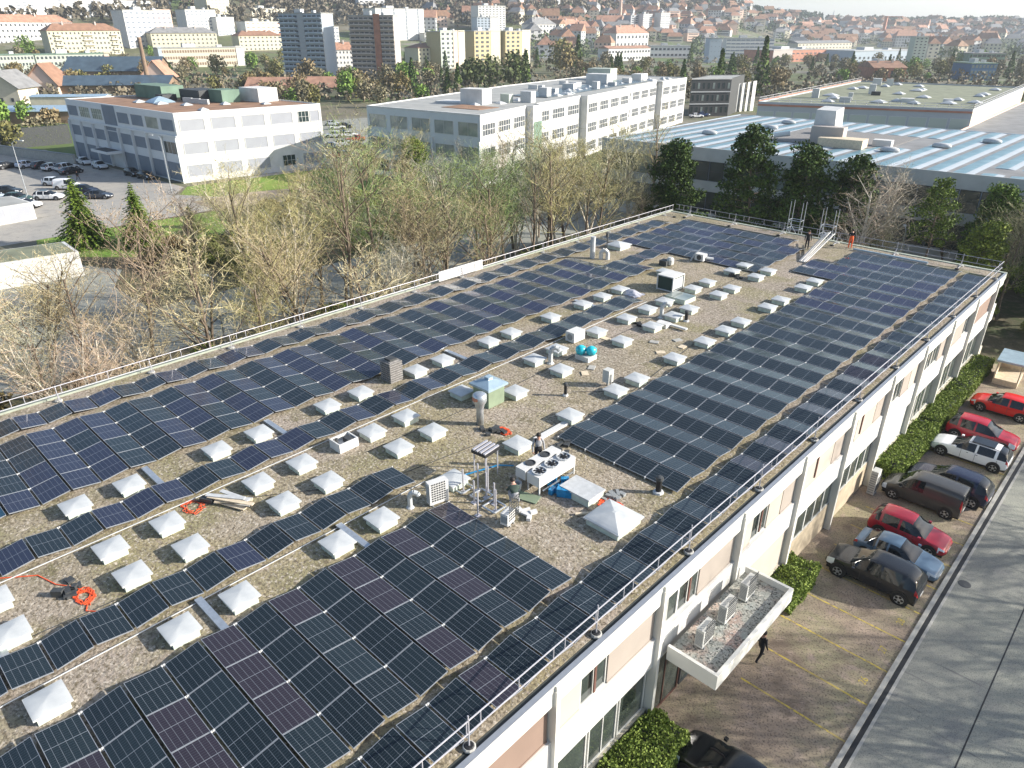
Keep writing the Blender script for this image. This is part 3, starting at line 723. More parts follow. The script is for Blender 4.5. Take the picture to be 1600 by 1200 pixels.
# thin black lines (lightning conductor) on the gravel
for i, pts in enumerate([[(-27, 8.2), (-22.4, 14.9), (-21.5, 20.9)], [(-23.5, 1), (-22.7, 9.5)], [(-21.9, 27.5), (-19.5, 30), (-20.9, 41)], [(-24.9, 16), (-24.6, 23), (-24.9, 33), (-25, 57)]]):
    tag(MB().path([(x, y, ZR+.02) for x, y in pts], .014, 4).build('lightning_conductor', M_['dark']), 'thin dark lightning conductor wire on the roof gravel, %s from the left' % nth([1, 0, 3, 2][i]), 'wire', 'conductor wires')
# scaffold stair tower at far railing
def scaffold(label, x, y, hh):
    t = thing('scaffold_tower', label, 'scaffold', (x, y, 0))
    for dx in (-.6, .6):
        for dy in (-.4, .4): MB().tube((dx, dy, 0), (dx, dy, hh), .035, n=6).build('standard', M_['metal'], t)
    for z in [2, 4, 6, 8, 8.8]:
        MB().tube((-.6, -.4, z), (.6, -.4, z), .03, n=5).tube((-.6, .4, z), (.6, .4, z), .03, n=5).tube((-.6, -.4, z), (-.6, .4, z), .03, n=5).tube((.6, -.4, z), (.6, .4, z), .03, n=5).tube((-.6, -.4, z), (.6, -.4, z-1.5), .025, n=5).build('ledger', M_['metal'], t)
scaffold('left of two slim scaffold towers behind the far railing', -28.2, 69.7, 10.6)
scaffold('right of two slim scaffold towers, beside the long white profiles', -25.0, 69.7, 10.4)

for nm_, sc in (('condenser_unit', .8), ('green_plant_box', .78), ('large_cooling_cabinet', .72), ('open_white_box', .62), ('white_ac_box', .72), ('slatted_chimney', .86), ('pipe_stands', .86), ('striped_cooler', .82), ('flue_pipe', .86), ('wrapped_vents', .85), ('outdoor_unit', .88), ('motor_fan_unit', .8)):
    o = bpy.data.objects[nm_]; o.scale = (sc, sc, sc)
# ------------------------------------------------------------------ GROUND
G_ground = ramp_mat('ground_rough', [(0, 0, 0, 0, (.13, .125, .06)), (.02, 4, .4, .62, (.09, .115, .035)), (.07, 5, .5, .68, (.2, .17, .1)), (.9, 4, .5, .75, (.06, .07, .03)), (4, 3, .55, .75, (.22, .2, .11))], .95, .3, 3)
G_litter = ramp_mat('leaf_litter', [(0, 0, 0, 0, (.1, .085, .05)), (.15, 4, .45, .6, (.06, .075, .03)), (1.2, 4, .5, .7, (.16, .13, .085)), (6, 3, .5, .72, (.05, .045, .03))], .95, .4, 5)
G_lawn = ramp_mat('lawn', [(0, 0, 0, 0, (.15, .26, .04)), (.15, 4, .4, .65, (.22, .28, .06)), (3, 3, .5, .75, (.08, .12, .02))], .95, .3, 8)
G_asph = ramp_mat('asphalt', [(0, 0, 0, 0, (.27, .27, .235)), (.08, 4, .4, .65, (.34, .34, .28)), (.6, 5, .5, .7, (.23, .23, .215)), (25, 2, .5, .75, (.1, .1, .1)), ((.15, 2.2, 1), 3, .6, .68, (.15, .15, .145))], .9, .2, 30)
G_asphl = ramp_mat('pale_asphalt', [(0, 0, 0, 0, (.31, .295, .27)), (.08, 4, .4, .65, (.38, .35, .3)), (.6, 5, .5, .7, (.25, .24, .22)), (2.5, 4, .62, .7, (.12, .12, .12))], .9, .1, 30)
G_pave = ramp_mat('pavers', [(0, 0, 0, 0, (.32, .25, .19)), (.25, 3, .4, .6, (.3, .27, .17)), (.5, 4, .5, .68, (.2, .155, .12)), (1.5, 4, .5, .7, (.38, .3, .24)), (12, 2, .5, .7, (.13, .105, .08))], .9, .35, 14)
G_dirt = ramp_mat('pinkish_gravel', [(0, 0, 0, 0, (.4, .31, .24)), (.2, 4, .4, .65, (.3, .25, .17)), (3, 3, .5, .75, (.2, .16, .12))], .95, .3, 6)
# terrain sheet in rings round the camera
def terrain():
    rs = [0, 15, 40, 80, 120, 180, 260, 350]; r = 390
    while r < 2400: rs.append(r); r *= 1.045
    rs += [2600, 3000, 3600, 4500, 6500]
    angs = [radians(a) for a in range(-180, -60, 6)]+[radians(-60+1.5*i) for i in range(80)]+[radians(a) for a in range(60, 180, 6)]
    vs = []; n = len(angs)
    for r in rs:
        for a in angs:
            s, t = r*cos(a), r*sin(a); x = -sin(YAW)*s+cos(YAW)*t; y = cos(YAW)*s+sin(YAW)*t
            vs.append((x, y, ter(x, y)))
    fs = [(i*n+j, (i+1)*n+j, (i+1)*n+(j+1) % n, i*n+(j+1) % n) for i in range(len(rs)-1) for j in range(n)]
    m = MB(); m.add(vs, fs); o = m.build('ground', G_far, smooth=True, recalc=False)
    return tag(o, kind='structure')
G_far = ramp_mat('terrain', [(0, 0, 0, 0, (.12, .125, .06)), (.004, 4, .4, .55, (.1, .15, .045)), (.012, 5, .48, .58, (.16, .14, .1)), (.03, 5, .5, .62, (.2, .19, .16)), (.12, 5, .5, .7, (.07, .075, .04)), (1.5, 3, .5, .8, (.16, .15, .09))], .95, .0, 3)
terrain()
def sheet(name, poly, z, m):
    o = MB().add([(x, y, z) for x, y in poly], [tuple(range(len(poly)))]).build(name, m, recalc=False)
    if o.data.polygons[0].normal.z < 0: o.data.flip_normals()
    return tag(o, kind='structure')
def rect(x0, x1, y0, y1): return [(x0, y0), (x1, y0), (x1, y1), (x0, y1)]
sheet('leaf_litter_ground', rect(-62, -41.9, -25, 140), .006, G_litter)
sheet('verge_ground', rect(-41.9, 30, 68.8, 102), .006, G_litter)
sheet('grove_ground', rect(-112, -74, 24, 92), .008, G_litter)
sheet('street', rect(-74, -62, -25, 140), .012, G_asph)
sheet('yard', [(-112, -30), (-74, -30), (-74, 24), (-84, 24), (-90, 27), (-104, 20), (-112, 19)], .01, G_asph)
sheet('service_road', [(-124, -5), (-112, -5), (-112, 50), (-122, 72), (-134, 100), (-146, 96), (-133, 66), (-127, 50)], .016, G_asphl)
sheet('parking_lot', [(-205, -30), (-126, -30), (-126, 48), (-133, 53.5), (-200, 50)], .012, G_asphl)
sheet('back_yard', [(-146, 90), (-126, 82), (-118, 92), (-140, 122), (-200, 142), (-205, 118)], .012, G_asph)
sheet('lawn', [(-112, 24), (-103, 22), (-92, 32), (-98, 45), (-111, 50)], .014, G_lawn)
sheet('lawn_strip', [(-133, 54), (-127, 50), (-118, 56), (-114, 68), (-124, 84), (-131, 84)], .02, G_lawn)
sheet('lawn_patch', [(-125, 84), (-116, 68), (-96, 70), (-92, 86), (-118, 82)], .022, G_lawn)
sheet('gravel_patch', [(-120, 49), (-113, 49), (-109, 60), (-118, 66), (-121, 58)], .026, G_dirt)
sheet('brown_verge', [(-112, 5), (-104, 3), (-99, 24), (-108, 27)], .018, ramp_mat('dry_verge', [(0, 0, 0, 0, (.22, .13, .08)), (.5, 4, .4, .65, (.14, .12, .05)), (4, 3, .5, .7, (.28, .2, .13))]))
# forecourt: pavers, yellow bay lines, gutter and kerb, road
sheet('forecourt_paving', rect(-10.2, -3.62, -12, 68.5), .012, G_pave)
sheet('road', rect(-3.1, 26, -30, 100), .012, G_asph)
tag(MB().box(-3.62, -3.42, -30, 100, -.05, .1).build('kerb', M_['concrete']), kind='structure')
tag(MB().box(-3.42, -3.22, -30, 100, -.05, .018).build('gutter_channel', M_['black']), kind='structure')
tag(MB().box(-3.22, -3.1, -30, 100, -.05, .03).build('gutter_edge', M_['concrete']), kind='structure')
# a joint in the road surface
sheet('road_joint', rect(-.16, -.1, -20, 90), .0165, M_['black'])
G_yel = ramp_mat('yellow_paint', [(0, 0, 0, 0, (.58, .45, .08)), (6, 4, .47, .6, (.26, .2, .12)), (.7, 3, .45, .6, (.4, .31, .12))], .8, .1, 20)
for i in range(12):
    y = 25.55+2.4*(i-1) if i else 25.55-2.4
    sheet('bay_line', rect(-8.9 if i > 1 else -8.2, -3.66, y-.045, y+.045), .017, G_yel)
tag(MB().lathe((-2.75, 36.6, .012), [(.3, 0), (.3, .012), (.24, .016)], 16).build('manhole_cover', M_['dark']), 'round dark manhole cover in the road beside the kerb', 'manhole cover')
# bay numbers painted in yellow near the kerb
def numtxt(s, x, y, size=.5):
    cu = bpy.data.curves.new('bay_number', 'FONT'); cu.body = s; cu.size = size; cu.align_x = 'CENTER'
    o = bpy.data.objects.new('bay_number', cu); col.objects.link(o); dg = bpy.context.evaluated_depsgraph_get(); dg.update()
    me = bpy.data.meshes.new_from_object(o.evaluated_get(dg)); bpy.data.objects.remove(o); me.materials.clear(); me.materials.append(G_yel)
    o = bpy.data.objects.new('bay_number', me); col.objects.link(o); o.location = (x, y, .018); o.rotation_euler = (0, 0, pi/2)
    tag(o, kind='structure')
for i, s in enumerate(['26', '27', '28', '29']): numtxt(s, -4.1, 26.75+2.4*i, .45)

# ------------------------------------------------------------------ foliage materials and builders
def leafmat(name, c, c2, rough=.75):
    m = bpy.data.materials.new(name); m.use_nodes = True; n = m.node_tree.nodes; l = m.node_tree.links; b = n['Principled BSDF']
    g = n.new('ShaderNodeNewGeometry'); rp = n.new('ShaderNodeValToRGB'); rp.color_ramp.elements[0].color = (*c, 1); rp.color_ramp.elements[1].color = (*c2, 1)
    l.new(g.outputs['Random Per Island'], rp.inputs[0]); oi = n.new('ShaderNodeObjectInfo')
    mx = n.new('ShaderNodeMix'); mx.data_type = 'RGBA'; mx.blend_type = 'MULTIPLY'; mx.inputs[0].default_value = 1
    l.new(rp.outputs[0], mx.inputs[6]); l.new(oi.outputs['Color'], mx.inputs[7]); l.new(mx.outputs[2], b.inputs['Base Color'])
    b.inputs['Roughness'].default_value = rough; b.inputs['Specular IOR Level'].default_value = .25
    b.inputs['Subsurface Weight'].default_value = 0
    return m
L_ever = leafmat('evergreen_needles', (.014, .03, .008), (.075, .12, .025))
L_bright = leafmat('spring_leaves', (.06, .1, .012), (.22, .28, .04))
L_hedge = leafmat('hedge_leaves', (.06, .1, .015), (.27, .34, .07))
L_bud = leafmat('buds', (.17, .15, .07), (.33, .29, .15))
L_twig = leafmat('twigs', (.2, .185, .14), (.5, .47, .36))
L_far = leafmat('distant_foliage', (.1, .1, .055), (.26, .24, .15))
M_['bark'] = mat('bark', (.16, .12, .085), .9, .35, 4, objcol=True)
M_['birch'] = mat('pale_bark', (.5, .45, .36), .85, .3, 3, objcol=True)
def rvec(r): return Vector((r.gauss(0, 1), r.gauss(0, 1), r.gauss(0, 1))).normalized()
def card(b, c, s, r, asp=1.0, nrm=None):
    n = nrm or rvec(r); a = n.orthogonal().normalized(); q = Matrix.Rotation(r.uniform(0, 6.28), 3, n); a = q @ a; d = n.cross(a)
    a = a*s; d = d*s*asp
    b.add([c-a-d*.5, c+a*.2-d, c+a+d*.4, c-a*.1+d], [(0, 1, 2, 3)])
def hedge(name, label, x0, x1, y0, y1, h, seed=1, n=None, m=None, cat='hedge'):
    r = random.Random(seed); t = thing(name, label, cat, ((x0+x1)/2, (y0+y1)/2, 0))
    cx, cy = (x0+x1)/2, (y0+y1)/2
    def surf(u, v, k):
        pass
    core = MB(); nx = max(3, int((x1-x0)/.35)); ny = max(3, int((y1-y0)/.35)); nz = 4
    def jit(x, y, z): 
        import mathutils
        k = mathutils.noise.noise(Vector((x*1.1, y*1.1, z*1.3+seed)))+.5*mathutils.noise.noise(Vector((x*3, y*3, z*3+seed)))
        return Vector((x-cx+k*.16, y-cy+k*.2, max(0, z+k*.16)))
    I = .16
    core.box(x0-cx+I, x1-cx-I, y0-cy+I, y1-cy-I, 0, h-I); core.build('stems', M_['dark'], t)
    lv = MB(); A = [((x1-x0)*(y1-y0), 'top'), ((y1-y0)*h, 'xp'), ((y1-y0)*h, 'xm'), ((x1-x0)*h, 'ym'), ((x1-x0)*h, 'yp')]
    tot = sum(a for a, _ in A); n = n or int(min(16000, tot*300))
    for a, w_ in A:
        for _ in range(int(n*a/tot)):
            x, y, z = r.uniform(x0, x1), r.uniform(y0, y1), r.uniform(0, h)
            if w_ == 'top': z = h
            elif w_ == 'xp': x = x1
            elif w_ == 'xm': x = x0
            elif w_ == 'ym': y = y0
            else: y = y1
            # soften the corners
            dx = min(x-x0, x1-x); dy = min(y-y0, y1-y)
            if z > h-.3 and min(dx, dy) < .3: z -= r.uniform(0, .22)
            p = jit(x, y, z)*1.0+rvec(r)*.05
            card(lv, p, r.uniform(.03, .062), r)
    lv.build('foliage', m or L_hedge, t, recalc=False)
    return t
hedge('clipped_hedge', 'clipped rounded green hedge beside the entrance canopy, nearest the camera', -9.75, -8.0, 14.6, 18.3, 1.3, 1, 17000)
hedge('clipped_hedge', 'square clipped bush just beyond the canopy, before the dark van', -9.9, -8.35, 28.2, 31.2, 1.2, 2, 12000)
hedge('clipped_hedge', 'long clipped hedge along the facade, section nearest the black car', -9.9, -8.3, 43.6, 51.5, 1.25, 3, 22000)
hedge('clipped_hedge', 'long clipped hedge along the facade, middle section behind the red hatchback', -9.9, -8.4, 51.9, 57.6, 1.2, 4, 14000)
hedge('clipped_hedge', 'long clipped hedge along the facade, farthest section by the small shed', -9.9, -8.4, 58., 66.5, 1.2, 5, 14000)
# ------------------------------------------------------------------ trees
def branchy(seed, H=15, spread=.42, levels=4, trunks=1, budn=0, upward=.5, r0=.2, ntw=4, crown_from=.3):
    """returns (wood MB, twigs MB, buds MB)"""
    r = random.Random(seed); W = MB(); Tw = MB(); Bd = MB()
    def seg(p, d, L, rad, lev):
        n = 4 if lev == 0 else 3
        q = p.copy(); dd = d.copy(); k = n; pts = [q.copy()]; 
        for i in range(k):
            dd = (dd+rvec(r)*(.10 if lev == 0 else .2)+Vector((0, 0, upward*.16))).normalized(); q = q+dd*L/k; pts.append(q.copy())
        rad1 = rad*.45
        for i in range(k):
            ra = rad+(rad1-rad)*i/k; rb = rad+(rad1-rad)*(i+1)/k
            if lev <= 1: W.tube(pts[i], pts[i+1], ra, rb, 6 if lev == 0 else 4, caps=False)
            elif lev == 2: Tw.tube(pts[i], pts[i+1], max(ra, .014), max(rb, .012), 3, caps=False)
            else:
                a, b = pts[i], pts[i+1]; o = (b-a).cross(rvec(r)).normalized()*max(.009, ra); Tw.add([a-o, a+o, b+o*.8, b-o*.8], [(0, 1, 2, 3)])
        if lev >= levels-1:
            for _ in range(budn): card(Bd, r.choice(pts)+rvec(r)*.12, r.uniform(.025, .055), r)
            return
        nb = [14, 8, 7, ntw, 0][lev]
        lo = crown_from if lev == 0 else .15
        for i in range(nb):
            f = lo+(1-lo)*(i+r.random())/nb; j = min(k-1, int(f*k)); bp = pts[j].lerp(pts[j+1], f*k-j)
            out = rvec(r); out.z *= .4; out.normalize(); nd = (dd*(.55+.3*f)+out*spread*2).normalized()
            if lev == 0: nd = (Vector((out.x, out.y, .55+upward*.6))).normalized()
            seg(bp, nd, L*(.46 if lev == 0 else .52)*(1.15-.6*f if lev == 0 else 1)*r.uniform(.75, 1.2), max(.012, rad*.42*(1.1-.5*f)), lev+1)
    for t in range(trunks):
        a = r.uniform(0, 6.28); d = Vector((cos(a)*.28, sin(a)*.28, 1)).normalized() if trunks > 1 else Vector((r.uniform(-.06, .06), r.uniform(-.06, .06), 1)).normalized()
        seg(Vector((0, 0, -.1)), d, H*r.uniform(.85, 1), r0, 0)
    return W, Tw, Bd
def treething(name, label, W, Tw, Bd, barkm, budm, cat='tree', group=None):
    t = thing(name, label, cat, (0, 0, 0), 0, group)
    W.build('trunk', M_[barkm], t, smooth=True)
    c = Tw.build('crown', L_twig, t, recalc=False)
    if Bd.v: Bd.build('buds', budm, c, recalc=False)
    return t
bare = []
for i, (sd, H, sp, tr, bn, bm) in enumerate([(11, 15, .45, 1, 2, 'bark'), (12, 14, .5, 3, 1, 'birch'), (13, 16, .4, 1, 3, 'bark'), (14, 13, .55, 2, 1, 'birch'), (15, 15, .45, 2, 2, 'bark'), (16, 12, .6, 1, 1, 'bark')]):
    bare.append(treething('bare_tree', 'x', *branchy(sd, H, sp, 4, tr, bn, .55, .17 if tr > 1 else .21), bm, L_bud))
thick = treething('bare_tree', 'x', *branchy(31, 12, .62, 4, 2, 0, .35, .2, 7, .15), 'birch', L_bud)
def place_tree(protos_, x, y, s, rz, label, color, group=None, z=None, name=None):
    o = dup(protos_, (x, y, ter(x, y) if z is None else z), rz, label, s, group)
    for ch in o.children:
        if ch.name.startswith('crown') or ch.name.startswith('foliage'):
            ch.color = color
            for g in ch.children: g.color = color
    return o
# conifers
def spruce(seed, H, R0, dens=1.0, droop=.35):
    r = random.Random(seed); W = MB(); L = MB()
    W.tube((0, 0, -.1), (0, 0, H*.5), .17, .1, 7).tube((0, 0, H*.5), (0, 0, H), .1, .02, 6)
    lv = int(H/.42)
    for i in range(lv):
        z = H*.08+(H*.92)*i/lv; rr = R0*(1-(z/H))**.85*r.uniform(.75, 1.15)+.1; nb = max(4, int(9*dens*(1-z/H)+4)); a0 = r.random()*6
        for k in range(nb):
            a = a0+2*pi*k/nb+r.uniform(-.25, .25); rl = rr*r.uniform(.7, 1.15); m = max(3, int(rl/.16))
            for j in range(m):
                f = (j+1)/m; c = Vector((cos(a)*rl*f, sin(a)*rl*f, z-droop*rl*f*f+.1*f))
                sz = (.24*(1-f)+.16)*(1.1 if rl > 1 else .8)
                for _ in range(2):
                    n = Vector((r.gauss(0, .5), r.gauss(0, .5), 1)).normalized(); card(L, c+rvec(r)*.09, sz*r.uniform(.7, 1.2), r, .5, n)
    return W, L
def pine(seed, H, R0, clumps=60, base=.3, cards=70, sz=.16):
    r = random.Random(seed); W = MB(); L = MB()
    lean = Vector((r.uniform(-.08, .08), r.uniform(-.08, .08), 1))
    P = [lean*(H*i/5)+Vector((r.uniform(-.1, .1), r.uniform(-.1, .1), 0)) for i in range(6)]; P[0] = Vector((0, 0, -.1))
    for i in range(5): W.tube(P[i], P[i+1], .2*(1-i/6), .2*(1-(i+1)/6), 7, caps=False)
    for i in range(clumps):
        f = base+(1-base)*((i+.5)/clumps)**.9; prof = (sin(pi*min(1, (1-f)/(1-base)*.85+.12))**.7)*.35+.65*min(1, ((1-f)/(1-base))**.8*1.15)
        a = i*2.4+r.uniform(-.4, .4); rr = R0*prof*r.uniform(.35, 1); j = min(4, int(f*5)); tp = P[j].lerp(P[j+1], f*5-j)
        c = tp+Vector((cos(a)*rr, sin(a)*rr, r.uniform(-.3, .6)))
        W.tube(tp-Vector((0, 0, .4)), c, .05, .02, 4, caps=False)
        cr = R0*.3*r.uniform(.6, 1.25)
        for _ in range(cards):
            v = rvec(r)*cr*r.random()**.4; v.z *= .6; card(L, c+v, sz*r.uniform(.6, 1.2), r, .45)
    return W, L
def contree(name, W, L, m=None):
    t = thing(name, 'x', 'tree'); W.build('trunk', M_['bark'], t); L.build('crown', m or L_ever, t, recalc=False); return t
spr = contree('spruce', *spruce(5, 12, 5.4, 1.5), L_ever); spr2 = contree('spruce', *spruce(6, 12, 4.8, 1.4), L_ever)
pin = [contree('pine', *pine(7, 13, 4.3, 62, .1, 190, .22)), contree('pine', *pine(8, 14, 4.1, 56, .14, 190, .22)), contree('pine', *pine(9, 14, 3.6, 40, .45, 100, .2))]
rnd = contree('leafy_tree', *pine(10, 8, 3.4, 60, .25, 90, .2), L_bright)
C_ol = (1.1, 1.05, .8, 1)
tint = {'olive': (.95, .96, .74, 1), 'tan': (1.15, 1.02, .84, 1), 'grey': (.8, .84, .86, 1), 'rosy': (1.1, .9, .86, 1), 'pale': (1.5, 1.4, 1.15, 1), 'yellow': (1.12, 1.08, .68, 1)}
tint['green'] = (.72, 1.0, .5, 1); nm = list(tint)+['green', 'olive', 'green']
r = random.Random(3)
spots = []
# belt behind the hall
y = -4
k = 0
while y < 72:
    for x in (-48, -55, -61):
        spots.append((x+r.uniform(-2.5, 2.5), y+r.uniform(-1.6, 1.6), r.uniform(.62, .85) if y < 30 else r.uniform(.7, .95)))
    y += 3.9
for yy in range(36, 96, 7):
    for xx in (-78, -84, -90, -98, -104):
        if r.random() < .8: spots.append((xx+r.uniform(-3, 3), yy+r.uniform(-3, 3), r.uniform(.6, .85)))
spots += [(-108, 62, .6), (-104, 68, .7), (-101, 52, .6), (-92, 42, .6), (-84, 34, .62), (-66, 97, .8), (-58, 90, .9), (-70, 88, .85), (-60, 78, .9), (-52, 76, .9), (-64, 72, .75)]
W_ = []
for (x, y, s) in spots:
    if x < -58 and y < 30 and r.random() < .75: continue
    if x < -74: s *= .86
    if x < -86 and y < 64: continue
    px, py, z = project((x, y, 7*s)); 
    if -150 < px < 1700: W_.append((x, y, s, px))
W_.sort(key=lambda q: q[3])
for i, (x, y, s, px) in enumerate(W_):
    c = r.choice(nm if y > 30 else ['tan', 'tan', 'olive', 'grey', 'pale', 'rosy'])
    if 380 < px < 470: c = 'yellow'
    if px > 850: c = r.choice(['yellow', 'olive', 'tan'])
    o = place_tree(bare[i % 6], x, y, (s, s, s*r.uniform(.9, 1.08)), r.uniform(0, 6.28), 'bare %s-twigged tree in the belt behind the roof railing, %s from the left' % (c, nth(i)), tint[c], 'bare trees behind the hall')
place_tree(thick, -25.5, 79.0, 1.0, .6, 'broad pale pinkish bare tree beyond the far railing, right of the pines', (1.15, .98, .98, 1))
place_tree(thick, -24, 87, 1.0, 2.1, 'grey bare tree behind the far railing near the person in orange trousers', (1.0, .95, .95, 1))
for i, (x, y, s) in enumerate([(-14, 88, .7), (-11, 80, .62), (-8.5, 95, .75), (-19, 92, .6), (-4, 84, .7), (-12, 99, .7), (-24, 80, .5)]):
    place_tree(bare[(i*2+4) % 6], x, y, s, i*1.3, 'olive bare tree beyond the far right roof corner, %s from the camera' % nth([3, 0, 5, 4, 2, 6, 1].index(i)), tint['olive'], 'trees beyond the right roof corner')
# trees right of the frame throw the streaky shade on the road
for i, (x, y) in enumerate([(11, 34), (15, 40), (19, 36), (20, 44), (24, 56), (11, 52), (17, 48), (27, 52), (14, 56), (26, 62), (12, 66), (22, 70), (34, 72)]):
    place_tree(bare[(i+1) % 6], x, y, .95, i*2.2, 'bare roadside tree across the road, %s in the line' % nth(i), tint['olive'], 'roadside trees')
for i, (px, py, top, pr, lab) in enumerate([
        (137, 385, 275, spr, 'bright green spruce on the lawn by the service road, left of two'), (225, 385, 285, spr2, 'bright green spruce on the lawn by the service road, right of two'),
        (300, 355, 318, spr2, 'small spruce between bare trees right of the two lawn spruces')]):
    p = at(px, py); z = 2.
    while project((p.x, p.y, z))[1] > top: z += .2
    place_tree(pr, p.x, p.y, (z/12,)*3, i*1.1, lab, (2.6, 2.3, 1.5, 1))
for i, (x, y, H, pr, lab) in enumerate([(-47.2, 79, 13.6, 0, 'stout dark green pine beyond the far left roof corner'), (-37.6, 80, 14.6, 1, 'dark green pine before the striped roof, left of the tall pair'),
        (-33., 81, 14.2, 0, 'dark green pine before the striped roof, right of the tall pair'), (-28.6, 83, 12.4, 1, 'slender green pine behind the scaffold towers'), (-19.5, 84, 11.2, 2, 'tall pine with bare trunk beyond the far railing'),
        (-50, 77, 6.5, 1, 'low dark pine at the foot of the taller pines'), (-13.5, 92, 8., 0, 'low dark evergreen behind the pine with bare trunk')]):
    place_tree(pin[pr], x, y, (H/13.5,)*3, i*1.7, lab, (1.0, 1.05, .8, 1) if pr != 2 else (2.2, 1.9, 1.1, 1))
for i, (x, y, H, pr, c) in enumerate([(-13, 79, 9.5, 0, (3.2, 2.4, 1.5, 1)), (-8, 84, 11, 1, (2.6, 2.3, 1.3, 1)), (-15, 90, 11, 0, (2.2, 2.1, 1.2, 1)), (-4, 90, 12, 1, (3., 2.4, 1.4, 1)), (-10, 97, 12, 0, (2., 2., 1.2, 1)), (-6, 76, 7, 1, (2.8, 2.6, 1.4, 1)), (-1, 82, 10, 0, (2.4, 2.2, 1.3, 1))]):
    place_tree(pin[pr], x, y, (H/13.5,)*3, i*2.1, 'olive brown evergreen beyond the right roof corner, %s from left' % nth([1, 3, 0, 5, 2, 4, 6][i]), c, 'evergreens beyond the right corner')
p = at(650, 300); place_tree(rnd, p.x, p.y, 1.05, 0, 'rounded bright green tree in front of the grey office facade', (1., 1, 1, 1))
bush = MB(); rb = random.Random(77)
for _ in range(700): v = rvec(rb)*(rb.random()**.4); card(bush, Vector((v.x*1.7, v.y*1.7, .9+v.z*.9)), rb.uniform(.1, .22), rb, .6)
for _ in range(160): v = rvec(rb); v.z = abs(v.z); e = v*rb.uniform(1.2, 2.1); o_ = e.cross(rvec(rb)).normalized()*.02; bush.add([-o_*1., o_*1., e+o_, e-o_], [(0, 1, 2, 3)])
bt = thing('undergrowth_bush', 'x', 'bush'); bush.build('foliage', L_far, bt, recalc=False)
bs = sorted([(r.uniform(-60, -44), r.uniform(-2, 72)) for _ in range(46)]+[(r.uniform(-108, -76), r.uniform(30, 92)) for _ in range(60)]+[(r.uniform(-38, 4), r.uniform(74, 90)) for _ in range(22)], key=lambda q: project((q[0], q[1], 1))[0])
for i, (x, y) in enumerate(bs):
    c = r.choice(['olive', 'tan', 'grey', 'yellow', 'rosy'])
    place_tree(bt, x, y, r.uniform(.6, 1.3), r.uniform(0, 6), 'low %s bush under the bare trees, %s from the left' % (c, nth(i)), {'olive': (.8, .9, .5, 1), 'tan': (1, .85, .6, 1), 'grey': (.7, .7, .65, 1), 'yellow': (.9, 1.1, .4, 1), 'rosy': (.9, .65, .5, 1)}[c], 'bushes under the trees')
for i, (x, y, s) in enumerate([(-52, 20, .35), (-50, 27, .3), (-53, 33, .32), (-47, 14, .3), (-49, 8.5, .28)]):
    place_tree(rnd, x, y, (s*1.6, s*1.6, s*1.3), i, 'low green shrub under the bare trees, %s nearest the camera' % nth([2, 3, 4, 1, 0][i]), (.75, .8, .8, 1), 'shrubs under the trees')
# bushes near the car park on the left
b = at(45, 228); hedge('tall_hedge', 'tall yellow green hedge behind the left car park', b.x-3, b.x+3, b.y-10, b.y+9, 4.5, 9, 5000, L_bright)
for p_ in bare+[bt, thick, spr, spr2]+pin+[rnd]: PROTO = globals().setdefault('PROTO', []); PROTO.append(p_)
